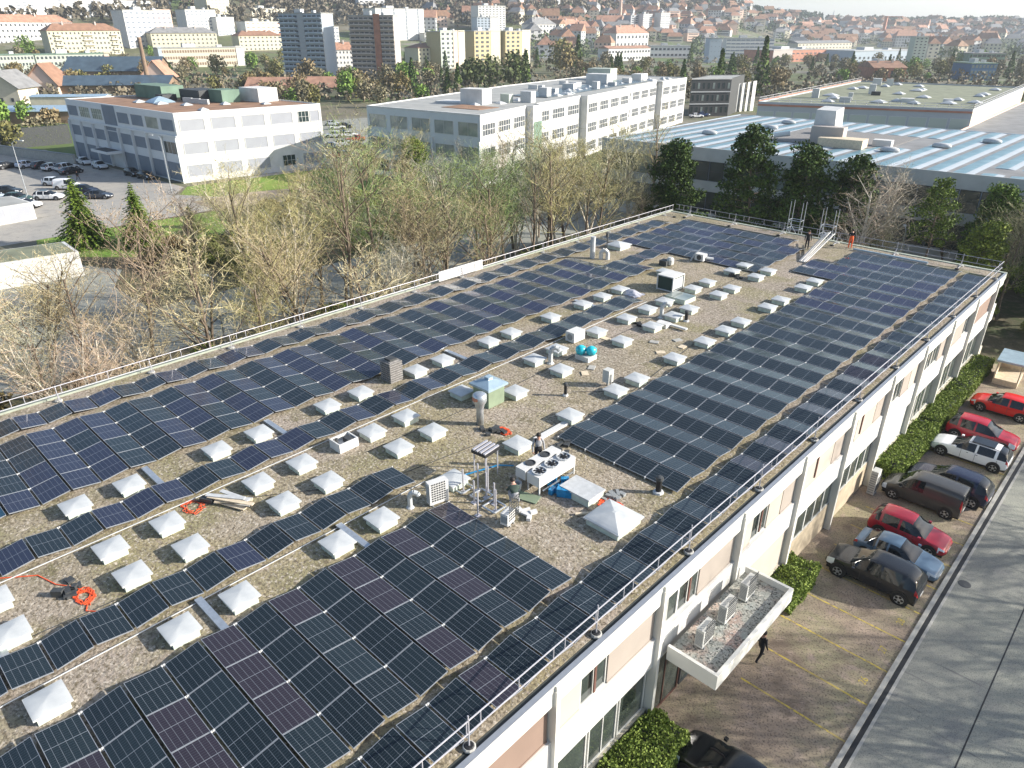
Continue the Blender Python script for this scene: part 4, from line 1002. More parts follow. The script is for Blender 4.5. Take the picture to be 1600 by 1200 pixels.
# ------------------------------------------------------------------ CARS
def make_car(kind, low=False):
    # stations: x (front = +), z sill, z belt, z top, half width, roof half width
    S = {'hatch': (4.1, [(-2.03, .45, .62, .66, .72, .6), (-1.98, .3, .85, .9, .82, .62), (-1.8, .24, .98, 1.2, .86, .60), (-1.45, .22, .97, 1.46, .87, .60), (-.6, .2, .94, 1.52, .88, .62), (.1, .2, .92, 1.48, .88, .61), (.45, .2, .91, 1.28, .88, .60), (.95, .2, .9, .96, .87, .62), (1.5, .22, .8, .86, .85, .6), (1.9, .26, .68, .72, .76, .52), (2.03, .38, .55, .58, .62, .4)], (-1.8, -1.45), (.1, .95)),
         'sedan': (4.5, [(-2.22, .45, .7, .74, .74, .6), (-2.15, .3, .86, .93, .82, .62), (-1.7, .24, .92, .99, .87, .62), (-1.1, .22, .93, 1.36, .88, .56), (-.5, .2, .93, 1.44, .88, .58), (.1, .2, .92, 1.42, .88, .58), (.5, .2, .91, 1.22, .88, .58), (1.0, .2, .9, .95, .87, .62), (1.6, .22, .8, .86, .85, .6), (2.1, .26, .68, .72, .76, .52), (2.22, .38, .55, .58, .62, .4)], (-1.7, -1.1), (.1, 1.0)),
         'wagon': (4.6, [(-2.28, .45, .68, .72, .74, .6), (-2.22, .3, .92, 1.0, .83, .62), (-2.0, .24, .96, 1.32, .87, .58), (-1.6, .22, .95, 1.44, .88, .6), (-.6, .2, .93, 1.48, .89, .61), (.15, .2, .92, 1.44, .89, .6), (.55, .2, .91, 1.22, .88, .59), (1.05, .2, .9, .95, .87, .62), (1.65, .22, .8, .86, .85, .6), (2.15, .26, .68, .72, .76, .52), (2.28, .38, .55, .58, .62, .4)], (-2.22, -1.6), (.15, 1.05)),
         'suv': (4.6, [(-2.26, .5, .8, .84, .76, .62), (-2.2, .35, 1.0, 1.1, .86, .64), (-1.98, .28, 1.06, 1.45, .9, .62), (-1.55, .26, 1.05, 1.64, .92, .64), (-.5, .25, 1.03, 1.68, .92, .66), (.2, .25, 1.02, 1.63, .92, .65), (.6, .25, 1.01, 1.36, .91, .64), (1.05, .25, 1.0, 1.08, .9, .66), (1.7, .27, .92, 1.0, .88, .64), (2.14, .32, .8, .86, .8, .56), (2.26, .42, .62, .66, .66, .44)], (-2.2, -1.55), (.2, 1.05)),
         'van': (4.4, [(-2.2, .4, .7, .76, .8, .68), (-2.17, .28, 1.1, 1.6, .87, .7), (-2.08, .24, 1.12, 1.76, .88, .7), (-1.4, .22, 1.1, 1.81, .89, .71), (-.4, .2, 1.08, 1.82, .89, .71), (.5, .2, 1.06, 1.78, .89, .7), (.8, .2, 1.04, 1.58, .88, .68), (1.35, .2, 1.0, 1.08, .87, .66), (1.75, .24, .88, .96, .85, .62), (2.08, .3, .74, .78, .78, .54), (2.2, .42, .58, .62, .64, .42)], (-2.17, -2.08), (.5, 1.35))}
    Lg, st, rear, front = S[kind]
    sub = 6
    def cr(a, b, c, d, t): return .5*((2*b)+(-a+c)*t+(2*a-5*b+4*c-d)*t*t+(-a+3*b-3*c+d)*t**3)
    rows = []
    for i in range(len(st)-1):
        A, B, C, D = st[max(0, i-1)], st[i], st[i+1], st[min(len(st)-1, i+2)]
        for k in range(sub):
            t = k/sub; q = [cr(A[j], B[j], C[j], D[j], t) for j in range(6)]
            q[0] = B[0]+(C[0]-B[0])*t; q[3] = min(max(q[3], min(B[3], C[3])), max(B[3], C[3])+.02); rows.append(q)
    rows.append(list(st[-1]))
    def ring(q):
        x, zl, zb, zt, w_, wr = q; cab = max(0, min(1, (zt-zb-.08)/.3))
        re = wr*cab+(w_*.93)*(1-cab); 
        h = [(w_*.86, zl), (w_*.97, zl+.1), (w_, zl+(zb-zl)*.45), (w_*.985, zl+(zb-zl)*.8), (w_*.95, zb), (w_*.93*(1-cab)+(wr+ (w_*.94-wr)*.5)*cab, zb+(zt-zb)*.5), (re*(1 if cab else .92), zt-.05*cab-.02*(1-cab)), (re*.85, zt-.008), (re*.45, zt+.008), (0, zt+.015)]
        return [(x, yy, z) for yy, z in h]+[(x, -yy, z) for yy, z in reversed(h[:-1])]
    V = []; n = 19
    for q in rows: V += ring(q)
    cats = {}
    whx = [st[-1][0]-.78, st[0][0]+.72]; wr_ = .33 if kind != 'suv' else .36
    def put(c, f): cats.setdefault(c, []).append(f)
    for i in range(len(rows)-1):
        xm = (rows[i][0]+rows[i+1][0])/2; cabh = (rows[i][3]+rows[i+1][3])/2-(rows[i][2]+rows[i+1][2])/2
        for j in range(n-1):
            f = (i*n+j, i*n+j+1, (i+1)*n+j+1, (i+1)*n+j); js = j if j < 9 else 17-j
            c = 'body'; vz = sum(V[k][2] for k in f)/4
            if js >= 6 and front[0]+.03 < xm < front[1]-.02: c = 'windscreen'
            if js >= 6 and rear[0]-.02 < xm < rear[1]-.03: c = 'rear_window' if vz > rows[i][2]+.05 else 'body'
            if kind == 'van' and js >= 4 and xm < -2.1 and xm > -2.19: c = 'rear_window'
            if js in (4, 5) and cabh > .16 and rear[0]+.12 < xm < front[1]-.12:
                c = 'side_window'
                if abs(xm-(-.42)) < .05 or abs(xm-(rear[1]+.05)) < .06: c = 'body'
                if kind == 'van' and xm < -.1: c = 'body'
            for wx in whx:
                pass
            if js in (2, 3, 4) and st[-3][0]+.1 < xm < st[-2][0]+.05 and vz > .55: c = 'headlight'
            if js in (3, 4) and xm < st[1][0]+.12 and vz > .6: c = 'tail_light'
            if js <= 0: c = 'bumper_trim'
            put(c, f)
    put('body', tuple(range(n-1, -1, -1))); put('body', tuple((len(rows)-1)*n+k for k in range(n)))
    put('bumper_trim', None) if False else None
    t = thing('parked_car', 'x', 'car')
    mm = {'body': 'paint', 'windscreen': 'carglass', 'rear_window': 'carglass', 'side_window': 'carglass', 'wheel_arch': 'black', 'headlight': 'headl', 'tail_light': 'taill', 'bumper_trim': 'black'}
    for c, fl in cats.items():
        halves = [fl]
        if c in ('side_window', 'headlight', 'tail_light', 'wheel_arch'):
            halves = [[f for f in fl if sum(V[k][1] for k in f) > 0], [f for f in fl if sum(V[k][1] for k in f) <= 0]]
        for hl in halves:
            if not hl: continue
            used = sorted({k for f in hl for k in f}); ix = {k: i for i, k in enumerate(used)}
            m = MB(); m.add([V[k] for k in used], [tuple(ix[k] for k in f) for f in hl])
            o = m.build(c, M_[mm[c]], t, smooth=True)
    m = MB(); m.box(st[1][0], st[-2][0], -.7, .7, .16, .24); m.build('underbody', M_['black'], t)
    wh = MB().lathe((0, 0, 0), [(wr_*.6, -.1), (wr_*.97, -.09), (wr_, -.05), (wr_, .05), (wr_*.97, .09), (wr_*.65, .1)], 20, axis='y').build('wheel', M_['tyre'], t, smooth=False)
    rm = MB().lathe((0, 0, 0), [(.02, -.112), (wr_*.66, -.104), (wr_*.66, .104), (.02, .112)], 14, axis='y')
    for k in range(5):
        a = 2*pi*k/5
        pass
    rm.build('rim', M_['rim'], wh)
    sp = MB()
    for k in range(5):
        a = 2*pi*(k+.5)/5
        for sy in (-.11, .11):
            c_ = (cos(a)*wr_*.42, sin(a)*wr_*.42); sp.lathe((c_[0], sy, c_[1]), [(.075, -.004), (.075, .004)], 8, axis='y')
    sp.build('rim_opening', M_['black'], wh)
    am = MB().lathe((0, 0, 0), [(wr_+.07, -.13), (wr_+.07, .13)], 26, axis='y').build('wheel_arch', M_['black'], t)
    af = True
    for wx in whx:
        for sy in (-1, 1):
            loc = (wx, sy*(st[5][4]-.122), wr_+.02)
            if af: am.location = loc; af = False
            else: dupc(am, t, loc)
    first = True
    for wx in whx:
        for sy in (-1, 1):
            loc = (wx, sy*(st[5][4]-.06), wr_)
            if first: wh.location = loc; first = False
            else: dupc(wh, t, loc)
    if not low:
        for sy in (-1, 1):
            MB().box(front[1]-.35, front[1]-.2, sy*(st[5][4]+.02) if sy > 0 else sy*(st[5][4]+.17), sy*(st[5][4]+.17) if sy > 0 else sy*(st[5][4]+.02), .95, 1.06).build('mirror', M_['paint'], t)
        MB().box(st[-1][0]-.01, st[-1][0]+.015, -.26, .26, .42, .52).box(st[0][0]-.015, st[0][0]+.01, -.26, .26, .5, .6).build('number_plate', M_['white'], t)
        sm = MB()
        for sy in (-1, 1):
            for xx in (front[0]+.25, -.42, rear[1]-.05 if kind != 'van' else -.5):
                for (za, zb_, q0) in ((.28, .5, .99), (.5, .75, 1.0), (.75, .9, .985)): sm.box(xx-.008, xx+.008, sy*st[5][4]*q0-.01, sy*st[5][4]*q0+.004, za, zb_)
        sm.build('door_seam', M_['black'], t)
        dl = MB()
        for sy in (-1, 1):
            for xx in (front[0]-.05, -.45): dl.box(xx-.12, xx, sy*(st[5][4]*.99)-.012, sy*(st[5][4]*.99)+.012, .8, .825)
        dl.build('door_handle', M_['black'], t)
    return t
cars = {k: make_car(k) for k in ('hatch', 'sedan', 'wagon', 'suv', 'van')}
# extras: roof panels and rails
MB().box(-1.3, .0, -.5, .5, 1.455, 1.52).build('sunroof', M_['carglass'], cars['wagon'])
MB().tube((-1.7, .62, 1.5), (.1, .62, 1.5), .02, n=5).tube((-1.7, -.62, 1.5), (.1, -.62, 1.5), .02, n=5).build('roof_rail', M_['black'], cars['wagon'])
def park(kind, x, y, rz, colr, label, group=None, s=1, name='parked_car'):
    o = dup(cars[kind], (x, y, ter(x, y)+.015), rz, label, s, group)
    for ch in o.children: ch.color = (*colr, 1)
    return o
park('hatch', -6.0, 58.9, pi+.0, (.62, .02, .015), 'bright red car parked facing the facade at the far end of the row', 'cars parked beside the hall')
park('suv', -6.0, 53.2, .0, (.38, .015, .03), 'dark red car with black roof beside the white estate car', 'cars parked beside the hall', .95)
park('wagon', -6.0, 50.2, pi, (.8, .81, .82), 'white estate car with black glass roof', 'cars parked beside the hall')
park('suv', -5.9, 45.0, pi-.03, (.02, .025, .05), 'glossy black car with its tail to the road, between white estate and grey van', 'cars parked beside the hall', 1.0)
park('van', -6.7, 42.75, pi, (.055, .053, .05), 'dark grey panel van with silver wheels', 'cars parked beside the hall')
park('hatch', -6.1, 38.4, .0, (.33, .015, .03), 'crimson hatchback with its nose to the road', 'cars parked beside the hall')
park('sedan', -5.9, 35.95, .0, (.1, .16, .23), 'steel blue car partly hidden behind the dark van with side windows', 'cars parked beside the hall', .95)
park('suv', -6.3, 33.55, pi, (.018, .02, .024), 'dark charcoal van-like car with side windows, nearest of the parked row', 'cars parked beside the hall')
park('hatch', -6.2, 18.2, pi+.0, (.01, .012, .014), 'black car cut off at the bottom edge beside the rounded hedge', 'cars parked beside the hall')
# left car park, seen small
lot = [(-146, 38.5, 'van', (.8, .8, .8), .75, 'white minibus in the middle of the left car park'), (-151.5, 38, 'hatch', (.55, .6, .65), .75, 'pale grey car beside the white minibus'),
       (-134, 39.5, 'sedan', (.03, .04, .06), .75, 'dark blue saloon right of the minibus'), (-140, 39.5, 'hatch', (.015, .02, .04), .7, 'dark hatchback between the minibus and the blue saloon'),
       (-149, 30, 'sedan', (.02, .025, .03), .8, 'black saloon at the left edge of the car park'), (-141, 29.5, 'hatch', (.03, .06, .05), .8, 'green tinted dark car near the left edge'),
       (-139, 33.5, 'wagon', (.75, .75, .75), .8, 'white estate car in the left car park'), (-135, 29, 'wagon', (.8, .8, .8), .8, 'white car by the garage boxes'), (-145, 27, 'hatch', (.5, .55, .6), .8, 'silver car by the left edge'),
       (-178, 37, 'sedan', (.03, .03, .03), 1.9, 'dark car in the shaded back row, leftmost'), (-176, 40, 'hatch', (.45, .5, .6), 1.9, 'pale blue car in the shaded back row'), (-173, 42, 'hatch', (.02, .02, .03), 1.9, 'black car in the shaded back row'),
       (-169, 43, 'wagon', (.6, .63, .68), 1.9, 'silver estate in the shaded back row'), (-166, 44.5, 'suv', (.5, .52, .55), 1.9, 'grey tall car in the shaded back row'), (-162, 44, 'sedan', (.015, .015, .02), 1.9, 'black saloon at the end of the back row'),
       (-171.5, 49.5, 'hatch', (.6, .6, .6), .1, 'light car by the shaded facade corner'), (-164, 50, 'hatch', (.65, .67, .7), .1, 'white car by the shaded facade'), (-151, 51.5, 'hatch', (.02, .02, .02), .1, 'black car by the shaded facade, left of the lamp'), (-146, 52, 'sedan', (.015, .02, .02), .1, 'dark saloon by the shaded facade, right end')]
for x, y, k, c, a, lab in lot: park(k, x, y, a, c, lab, 'cars in the left car park')
rr = random.Random(5); pts = []
for px, py in [(515, 245), (527, 247), (540, 246), (519, 232), (530, 228), (541, 226), (552, 230), (561, 232), (522, 215), (534, 212), (546, 214), (557, 220), (528, 202), (540, 200), (520, 196), (1098, 182), (1109, 180), (1120, 178), (1088, 184)]:
    p = at(px, py); pts.append((px, p))
cn = [('white', (.8, .8, .8)), ('black', (.015, .015, .02)), ('silver', (.5, .52, .55)), ('blue', (.03, .06, .15)), ('white', (.8, .8, .8)), ('red', (.4, .02, .02))]
for i, (px, p) in enumerate(pts):
    cname, cc = cn[(i*7) % 6] if i != 1 else cn[5]
    park(rr.choice(['hatch', 'sedan', 'wagon', 'suv']), p.x, p.y, .9+rr.choice([0, pi]), cc, '%s car parked %s, %s in that yard from the front' % (cname, 'between the white offices' if px < 600 else 'before the dark office', nth(i if px < 600 else i-15)), 'cars between the office buildings')
PROTO += list(cars.values())
# ------------------------------------------------------------------ PEOPLE
def person(label, loc, rz, J, cols, hair='hair'):
    """J: joint name -> (x,y,z) ; one continuous skinned body"""
    names = ['pelvis', 'chest', 'neck', 'head', 'top', 'shl', 'ell', 'wrl', 'hnl', 'shr', 'elr', 'wrr', 'hnr', 'hil', 'knl', 'anl', 'tol', 'hir', 'knr', 'anr', 'tor']
    rad = dict(pelvis=.15, chest=.165, neck=.06, head=.095, top=.075, shl=.07, ell=.05, wrl=.035, hnl=.04, shr=.07, elr=.05, wrr=.035, hnr=.04, hil=.1, knl=.07, anl=.05, tol=.04, hir=.1, knr=.07, anr=.05, tor=.04)
    E_ = [('pelvis', 'chest'), ('chest', 'neck'), ('neck', 'head'), ('head', 'top'), ('chest', 'shl'), ('shl', 'ell'), ('ell', 'wrl'), ('wrl', 'hnl'), ('chest', 'shr'), ('shr', 'elr'), ('elr', 'wrr'), ('wrr', 'hnr'),
          ('pelvis', 'hil'), ('hil', 'knl'), ('knl', 'anl'), ('anl', 'tol'), ('pelvis', 'hir'), ('hir', 'knr'), ('knr', 'anr'), ('anr', 'tor')]
    me = bpy.data.meshes.new('person'); me.from_pydata([J[k] for k in names], [(names.index(a), names.index(b)) for a, b in E_], [])
    o = bpy.data.objects.new('person', me); col.objects.link(o); sk = o.modifiers.new('s', 'SKIN'); sk.use_smooth_shade = True
    for i, k in enumerate(names):
        me.skin_vertices[0].data[i].radius = (rad[k], rad[k]*(.75 if k in ('pelvis', 'chest') else 1)); 
    me.skin_vertices[0].data[0].use_root = True
    o.modifiers.new('d', 'SUBSURF').levels = 1; o.modifiers['d'].render_levels = 1
    dg = bpy.context.evaluated_depsgraph_get(); dg.update(); m2 = bpy.data.meshes.new_from_object(o.evaluated_get(dg)); bpy.data.objects.remove(o)
    m2.materials.clear()
    for c in ('skin', cols[0], cols[1], 'black'): m2.materials.append(M_[c])
    for p in m2.polygons:
        best = min(names, key=lambda k: (Vector(J[k])-p.center).length-rad[k]*.5)
        p.material_index = 0 if best in ('head', 'top', 'hnl', 'hnr', 'neck') else 1 if best in ('chest', 'shl', 'ell', 'wrl', 'shr', 'elr', 'wrr') else 3 if best in ('tol', 'tor') else 2
        p.use_smooth = True
    o = bpy.data.objects.new('person', m2); col.objects.link(o); o.location = loc; o.rotation_euler = (0, 0, rz); tag(o, label, 'person')
    h = Vector(J['head']); tp = Vector(J['top']); d = (tp-h).normalized()
    MB().lathe((0, 0, 0), [(.1, -.03), (.112, .03), (.1, .09), (.06, .125), (.01, .135)], 12).build('hair', M_[hair], o, smooth=True, loc=h+d*.03-Vector((.015, 0, 0)))
    f = MB(); f.box(.088, .112, -.012, .012, -.015, .012).box(.085, .1, -.045, -.025, .01, .022).box(.085, .1, .025, .045, .01, .022).box(.08, .097, -.025, .025, -.05, -.04).box(-.02, .02, .092, .108, -.02, .02).box(-.02, .02, -.108, -.092, -.02, .02)
    f.build('face', M_['skin'], o, loc=h)
    for s_, k in ((1, 'l'), (-1, 'r')):
        hp = Vector(J['hn'+k]); wp = Vector(J['wr'+k]); dd = (hp-wp).normalized(); a = dd.orthogonal().normalized(); m = MB()
        for q in range(4): m.tube(hp+a*(-.03+.02*q), hp+a*(-.035+.022*q)+dd*(.075-.01*abs(q-1.5)), .009, .007, 5)
        m.tube(hp-a*.035, hp-a*.07+dd*.03, .01, .008, 5); m.build('fingers', M_['skin'], o)
    return o
ST = dict(pelvis=(0, 0, .95), chest=(.02, 0, 1.3), neck=(.03, 0, 1.48), head=(.05, 0, 1.62), top=(.05, 0, 1.72), shl=(.0, .19, 1.42), ell=(.0, .26, 1.13), wrl=(.1, .27, .9), hnl=(.13, .27, .82), shr=(0, -.19, 1.42), elr=(0, -.26, 1.13), wrr=(.1, -.27, .9), hnr=(.13, -.27, .82),
          hil=(0, .1, .9), knl=(.03, .11, .5), anl=(0, .12, .09), tol=(.16, .13, .05), hir=(0, -.1, .9), knr=(.03, -.11, .5), anr=(0, -.12, .09), tor=(.16, -.13, .05))
CR = dict(pelvis=(-.1, 0, .38), chest=(.12, 0, .68), neck=(.25, 0, .82), head=(.36, 0, .9), top=(.42, 0, .98), shl=(.14, .19, .74), ell=(.3, .26, .52), wrl=(.5, .2, .42), hnl=(.57, .18, .4), shr=(.14, -.19, .74), elr=(.3, -.26, .5), wrr=(.5, -.18, .38), hnr=(.57, -.16, .36),
          hil=(-.08, .1, .36), knl=(.3, .18, .48), anl=(.02, .16, .09), tol=(.18, .18, .05), hir=(-.08, -.1, .36), knr=(.28, -.2, .3), anr=(-.05, -.16, .1), tor=(.1, -.18, .05))
person('worker in dark green top crouching in the gravel clearing beside the steel posts', (-17.05, 17.95, ZR), 2.6, CR, ('dkgreen', 'greycloth'))
person('dark haired person in grey standing behind the large condenser', (-18.25, 20.75, ZR), -.6, ST, ('greycloth', 'dkcloth'))
person('person in black standing by the white profiles at the far end of the roof', (-24.6, 64.2, ZR), -1, ST, ('dkcloth', 'dkcloth'))
BD = dict(ST); BD.update(chest=(.12, 0, 1.26), neck=(.2, 0, 1.42), head=(.27, 0, 1.54), top=(.3, 0, 1.64), shl=(.1, .19, 1.38), shr=(.1, -.19, 1.38), ell=(.22, .26, 1.12), elr=(.22, -.26, 1.12), wrl=(.4, .2, 1.0), wrr=(.4, -.2, 1.0), hnl=(.47, .18, .98), hnr=(.47, -.18, .98))
person('person in bright orange trousers and black top at the far railing', (-21.9, 67.3, ZR), 1.9, BD, ('dkcloth', 'orangecloth'))
WK = dict(ST); WK.update(knl=(.22, .11, .52), anl=(.3, .12, .12), tol=(.45, .13, .08), knr=(-.05, -.11, .5), anr=(-.3, -.12, .14), tor=(-.18, -.13, .06))
person('person in black walking beside the entrance canopy', (-8.1, 24.6, .02), 1.2, WK, ('dkcloth', 'dkcloth'))
person('person in dark clothes crossing the shaded left car park', (-153.5, 42.5, .03), .4, WK, ('dkcloth', 'dkcloth'))
# ------------------------------------------------------------------ OTHER BUILDINGS
def wallmat(name, c, v=.03): 
    if name not in M_: M_[name] = mat(name, c, .8, v, .4)
    return M_[name]
wallmat('wall_shade', (.6, .62, .63)); wallmat('wall_yellow', (.5, .47, .35)); wallmat('wall_ochre', (.44, .37, .21)); wallmat('wall_grey', (.36, .38, .4)); wallmat('wall_bluegrey', (.38, .44, .5))  # wall_shade is a bluish copy of the white wall, painted for shaded facades
wallmat('wall_greenish', (.4, .44, .38)); wallmat('wall_pink', (.62, .45, .36)); wallmat('wall_brick', (.38, .17, .11), .2); wallmat('wall_brown', (.22, .15, .1), .2); wallmat('wall_taupe', (.4, .36, .33))
wallmat('roof_orange', (.36, .2, .135), .25); wallmat('roof_brown', (.25, .14, .09), .2); wallmat('roof_grey', (.2, .2, .2), .2); wallmat('roof_flat', (.32, .32, .3), .15); wallmat('roof_mossy', (.19, .2, .13), .25); wallmat('roof_rust', (.26, .15, .09), .25)
wallmat('roof_solar', (.07, .1, .14), .2); wallmat('win_dark', (.05, .06, .07), .3); wallmat('wall_blue', (.05, .13, .25)); wallmat('roof_green', (.13, .2, .15), .2)
M_['arch_white'] = mat('shell_metal', (.4, .44, .47), .5, .06, .6, spec=.3); M_['arch_blue'] = mat('shell_glazing', (.13, .24, .29), .4, .15, .6, spec=.35, c2=(.19, .32, .37))
M_['solarfar'] = mat('solar_roof', (.07, .1, .125), .25, .2, .3, spec=.5)
class Fac:
    """windows on a facade from A to B (outward normal to the right of A->B), individually parented to root"""
    def __init__(s, root, A, B):
        s.root = root; s.A = Vector((A[0], A[1])); s.B = Vector((B[0], B[1])); d = s.B-s.A; s.L = d.length; s.d = d/s.L; s.ang = atan2(s.d.y, s.d.x); s.P = root.location; s.c = {}
    def loc(s, u, z, o=0.): 
        n = Vector((s.d.y, -s.d.x)); q = s.A+s.d*u+n*o; return (q.x-s.P.x, q.y-s.P.y, z-s.P.z)
    def put(s, key, fn, u, z, name='window'):
        """fn(name) builds the part at origin (x along the wall, -y outwards)"""
        if key in s.c: o = dupc(s.c[key], s.root, s.loc(u, z))
        else: o = fn(name); o.parent = s.root; o.location = s.loc(u, z); s.c[key] = o
        o.rotation_euler = (0, 0, s.ang); return o
    def window(s, u, z, w, h, pane='win_dark', frame='white', nx=1, ny=1, t=.08, name='window', pr=.05, simple=False):
        def fn(nm):
            if simple: return MB().box(0, w, -pr, .02, 0, h).build(nm, M_[pane])
            f = MB(); f.box(0, w, -pr, .02, 0, t).box(0, w, -pr, .02, h-t, h).box(0, t, -pr, .02, t, h-t).box(w-t, w, -pr, .02, t, h-t)
            for i in range(1, nx): f.box(w*i/nx-t*.4, w*i/nx+t*.4, -pr*.9, .02, t, h-t)
            for i in range(1, ny): f.box(t, w-t, -pr*.85, .02, h*i/ny-t*.3, h*i/ny+t*.3)
            o = f.build(nm, M_[frame]); MB().box(t, w-t, -pr*.5, .01, t, h-t).build('pane', M_[pane], o); return o
        return s.put((w, h, pane, frame, nx, ny, simple, name), fn, u, z, name)
    def slab(s, u0, u1, z0, z1, out, m, name):
        o = MB().box(0, u1-u0, -out, .02, 0, z1-z0).build(name, M_[m], s.root); o.location = s.loc(u0, z0); o.rotation_euler = (0, 0, s.ang); return o
def polybuilding(name, label, poly, z1, wall, roof, par=.35, z0=0, cat='building', parw=.3, ws=None):
    cx = sum(p[0] for p in poly)/len(poly); cy = sum(p[1] for p in poly)/len(poly)
    t = thing(name, label, cat, (cx, cy, z0)); pl = [(x-cx, y-cy) for x, y in poly]
    MB().prism(pl, 0, z1-z0-.3).build('wall', M_[wall], t)
    # parapet ring and inset roof
    k = [(x*(1-parw/sqrt(x*x+y*y)*1.4), y*(1-parw/sqrt(x*x+y*y)*1.4)) for x, y in pl]
    MB().prism(k, z1-z0-.3, z1-z0-.12).build('roof', M_[roof], t)
    m = MB(); n = len(pl)
    for i in range(n):
        j = (i+1) % n; a, b, c, d = pl[i], pl[j], k[j], k[i]
        m.add([(*a, z1-z0-.3), (*b, z1-z0-.3), (*c, z1-z0-.3), (*d, z1-z0-.3), (*a, z1-z0+par-.3), (*b, z1-z0+par-.3), (*c, z1-z0+par-.3), (*d, z1-z0+par-.3)], [(0, 3, 2, 1), (4, 5, 6, 7), (0, 1, 5, 4), (2, 3, 7, 6)])
    m.build('parapet', M_[wall], t, recalc=True)
    return t
def rbox(parent, name, x, y, sx, sy, z, h, m, a=0):
    P = parent.location; o = MB().obox((0, 0), sx/2, sy/2, 0, h, a).build(name, M_[m], parent); o.location = (x-P.x, y-P.y, z-P.z); return o
def rdome(parent, x, y, s, z, m='dome', h=.5):
    P = parent.location; o = dome_mesh(s, h).build('roof_dome', M_[m], parent); o.location = (x-P.x, y-P.y, z-P.z); return o
# ---- b1
A1, C1, R1, K1 = (-182.2, 51.9), (-136.3, 55.4), (-133.2, 83.5), (-179, 80)
b1 = polybuilding('office_building', 'white three-storey office block on the left with fins on its shaded grey facade', [A1, C1, R1, K1], 12.1, 'wall_shade', 'roof_rust')
f = Fac(b1, A1, C1); L = f.L
for i in range(9): f.slab(i*L/8-.12 if i else 0, i*L/8+.12 if i < 8 else L, 0, 7.9, .5, 'wall_shade', 'fin')
f.slab(0, L, 7.95, 8.3, .3, 'wall_shade', 'ledge')
for i in range(8):
    u = i*L/8+.5; w = L/8-1.
    if i == 3:
        f.slab(u-.3, u+w+.3, 7.2, 11.95, .08, 'shade', 'panel'); f.window(u+.5, 8.9, w-1., 2.1, 'glass', 'shade', 2)
    else: f.window(u, 8.9, w, 2.1, 'shade' if i not in (1, 2, 6) else 'glassl', 'white', 1 if i not in (1, 2) else 5, 1 if i not in (1, 2) else 2)
    f.window(u-.3, 4.9, w+.6, 2.2, 'shade' if i != 7 else 'glass', 'wall_shade', 1 if i != 7 else 4)
    if i != 3: f.slab(u-.3, u+w+.3, .3, 3.4, .06, 'shade', 'blind')
cn_ = polybuilding('entrance_canopy', 'small flat canopy over the shaded entrance of the left office block', [(-165.5, 49.5), (-158, 50), (-158.2, 53), (-165.7, 52.4)], 3.9, 'wall_shade', 'dark', .2, 3.3, 'canopy')
f = Fac(b1, C1, R1); L = f.L
f.slab(0, L, 0, 11.9, .05, 'white', 'facade_sheet')  # sunlit side covered with the warmer white copy of this wall
for r_, z in enumerate((1.0, 4.9, 8.9)):
    for i in range(5):
        u = i*L/5+.7; w = L/5-1.2
        if (r_, i) in ((2, 4),): f.window(u, z, w*.5, 2.1, 'glass', 'white', 3, 2, pr=.14); f.window(u+w*.55, z, w*.45, 2.1, 'blindw', 'white', pr=.14)
        elif (r_, i) == (0, 3): f.window(u+w*.3, z, w*.6, 2.1, 'glass', 'white', 3, 2, pr=.14)
        else: f.window(u, z, w, 2.1, 'blindw', 'white', pr=.12)
m = MB()
rbox(b1, 'plant_screen', -172, 68, 12, 5, 12.0, 2.6, 'roof_green', .07); rbox(b1, 'plant_box', -158.5, 71, 8, 5, 12, 2.2, 'dark', .07); rbox(b1, 'plant_box', -152, 73, 5, 4, 12, 2.4, 'roof_green', .07)
rbox(b1, 'penthouse', -149, 79, 7, 4.5, 12, 2.6, 'white', .07); rbox(b1, 'plant_box', -164, 66, 3, 3, 12, 1.2, 'dark', .07)
for q in [(-160, 63, 2.2, .9), (-163, 60, 1, .4), (-156, 61.5, 1.1, .4), (-146, 70, .8, .4), (-141, 76, .8, .35), (-138.5, 62, .8, .35), (-150, 64, .9, .35)]: rdome(b1, q[0], q[1], q[2], 12.05, 'bluegl' if q[2] > 2 else 'dome', q[3]*1.3)
for k_ in range(3): rbox(b1, 'duct', -156+3*k_, 67+k_*.3, 2.2, .5, 12, .9, 'lgrey', .4)
# ---- b2
pts2 = [(-119.6, 85), (-92.2, 88.4), (-97.6, 105.7), (-96.2, 106.1), (-97.3, 109.9), (-98.9, 109.5), (-104.2, 130.2), (-102.6, 130.6), (-110.0, 156.6), (-111.8, 156.2), (-118.3, 181.2), (-116.8, 181.6), (-121.2, 201), (-149, 197), (-137, 140)]
b2 = polybuilding('long_white_building', 'long stepped white three-storey office building in the middle distance', pts2, 12.5, 'white', 'roof_flat')
f = Fac(b2, pts2[0], pts2[1]); L = f.L
f.slab(0, L, 0, 12.2, .04, 'wall_shade', 'facade_sheet')  # shaded front covered with the bluish copy, shade tint in its colour
for i in range(6): f.slab(max(0, i*L/5-.18), min(L, i*L/5+.18), 0, 8.2, .35, 'wall_shade', 'pier')
for i in range(5):
    u = i*L/5+.6; w = L/5-1.1
    f.window(u, 8.9, w, 2.3, 'glassl', 'white', 2, 1, .06, pr=.1); f.window(u, 4.9, w, 2.3, 'glassl' if i else 'glass', 'white', 6 if i < 2 else 2, 2 if i < 1 else 1, .06, pr=.1)
    if i < 2: f.window(u, .9, w, 2.3, 'glass', 'white', 6, 2, .07, pr=.1)
    else: f.window(u, .9, w, 2.3, 'shade', 'white', 2, 1, .06, pr=.1)
segs = [(1, 2), (5, 6), (7, 8), (9, 10), (11, 12)]
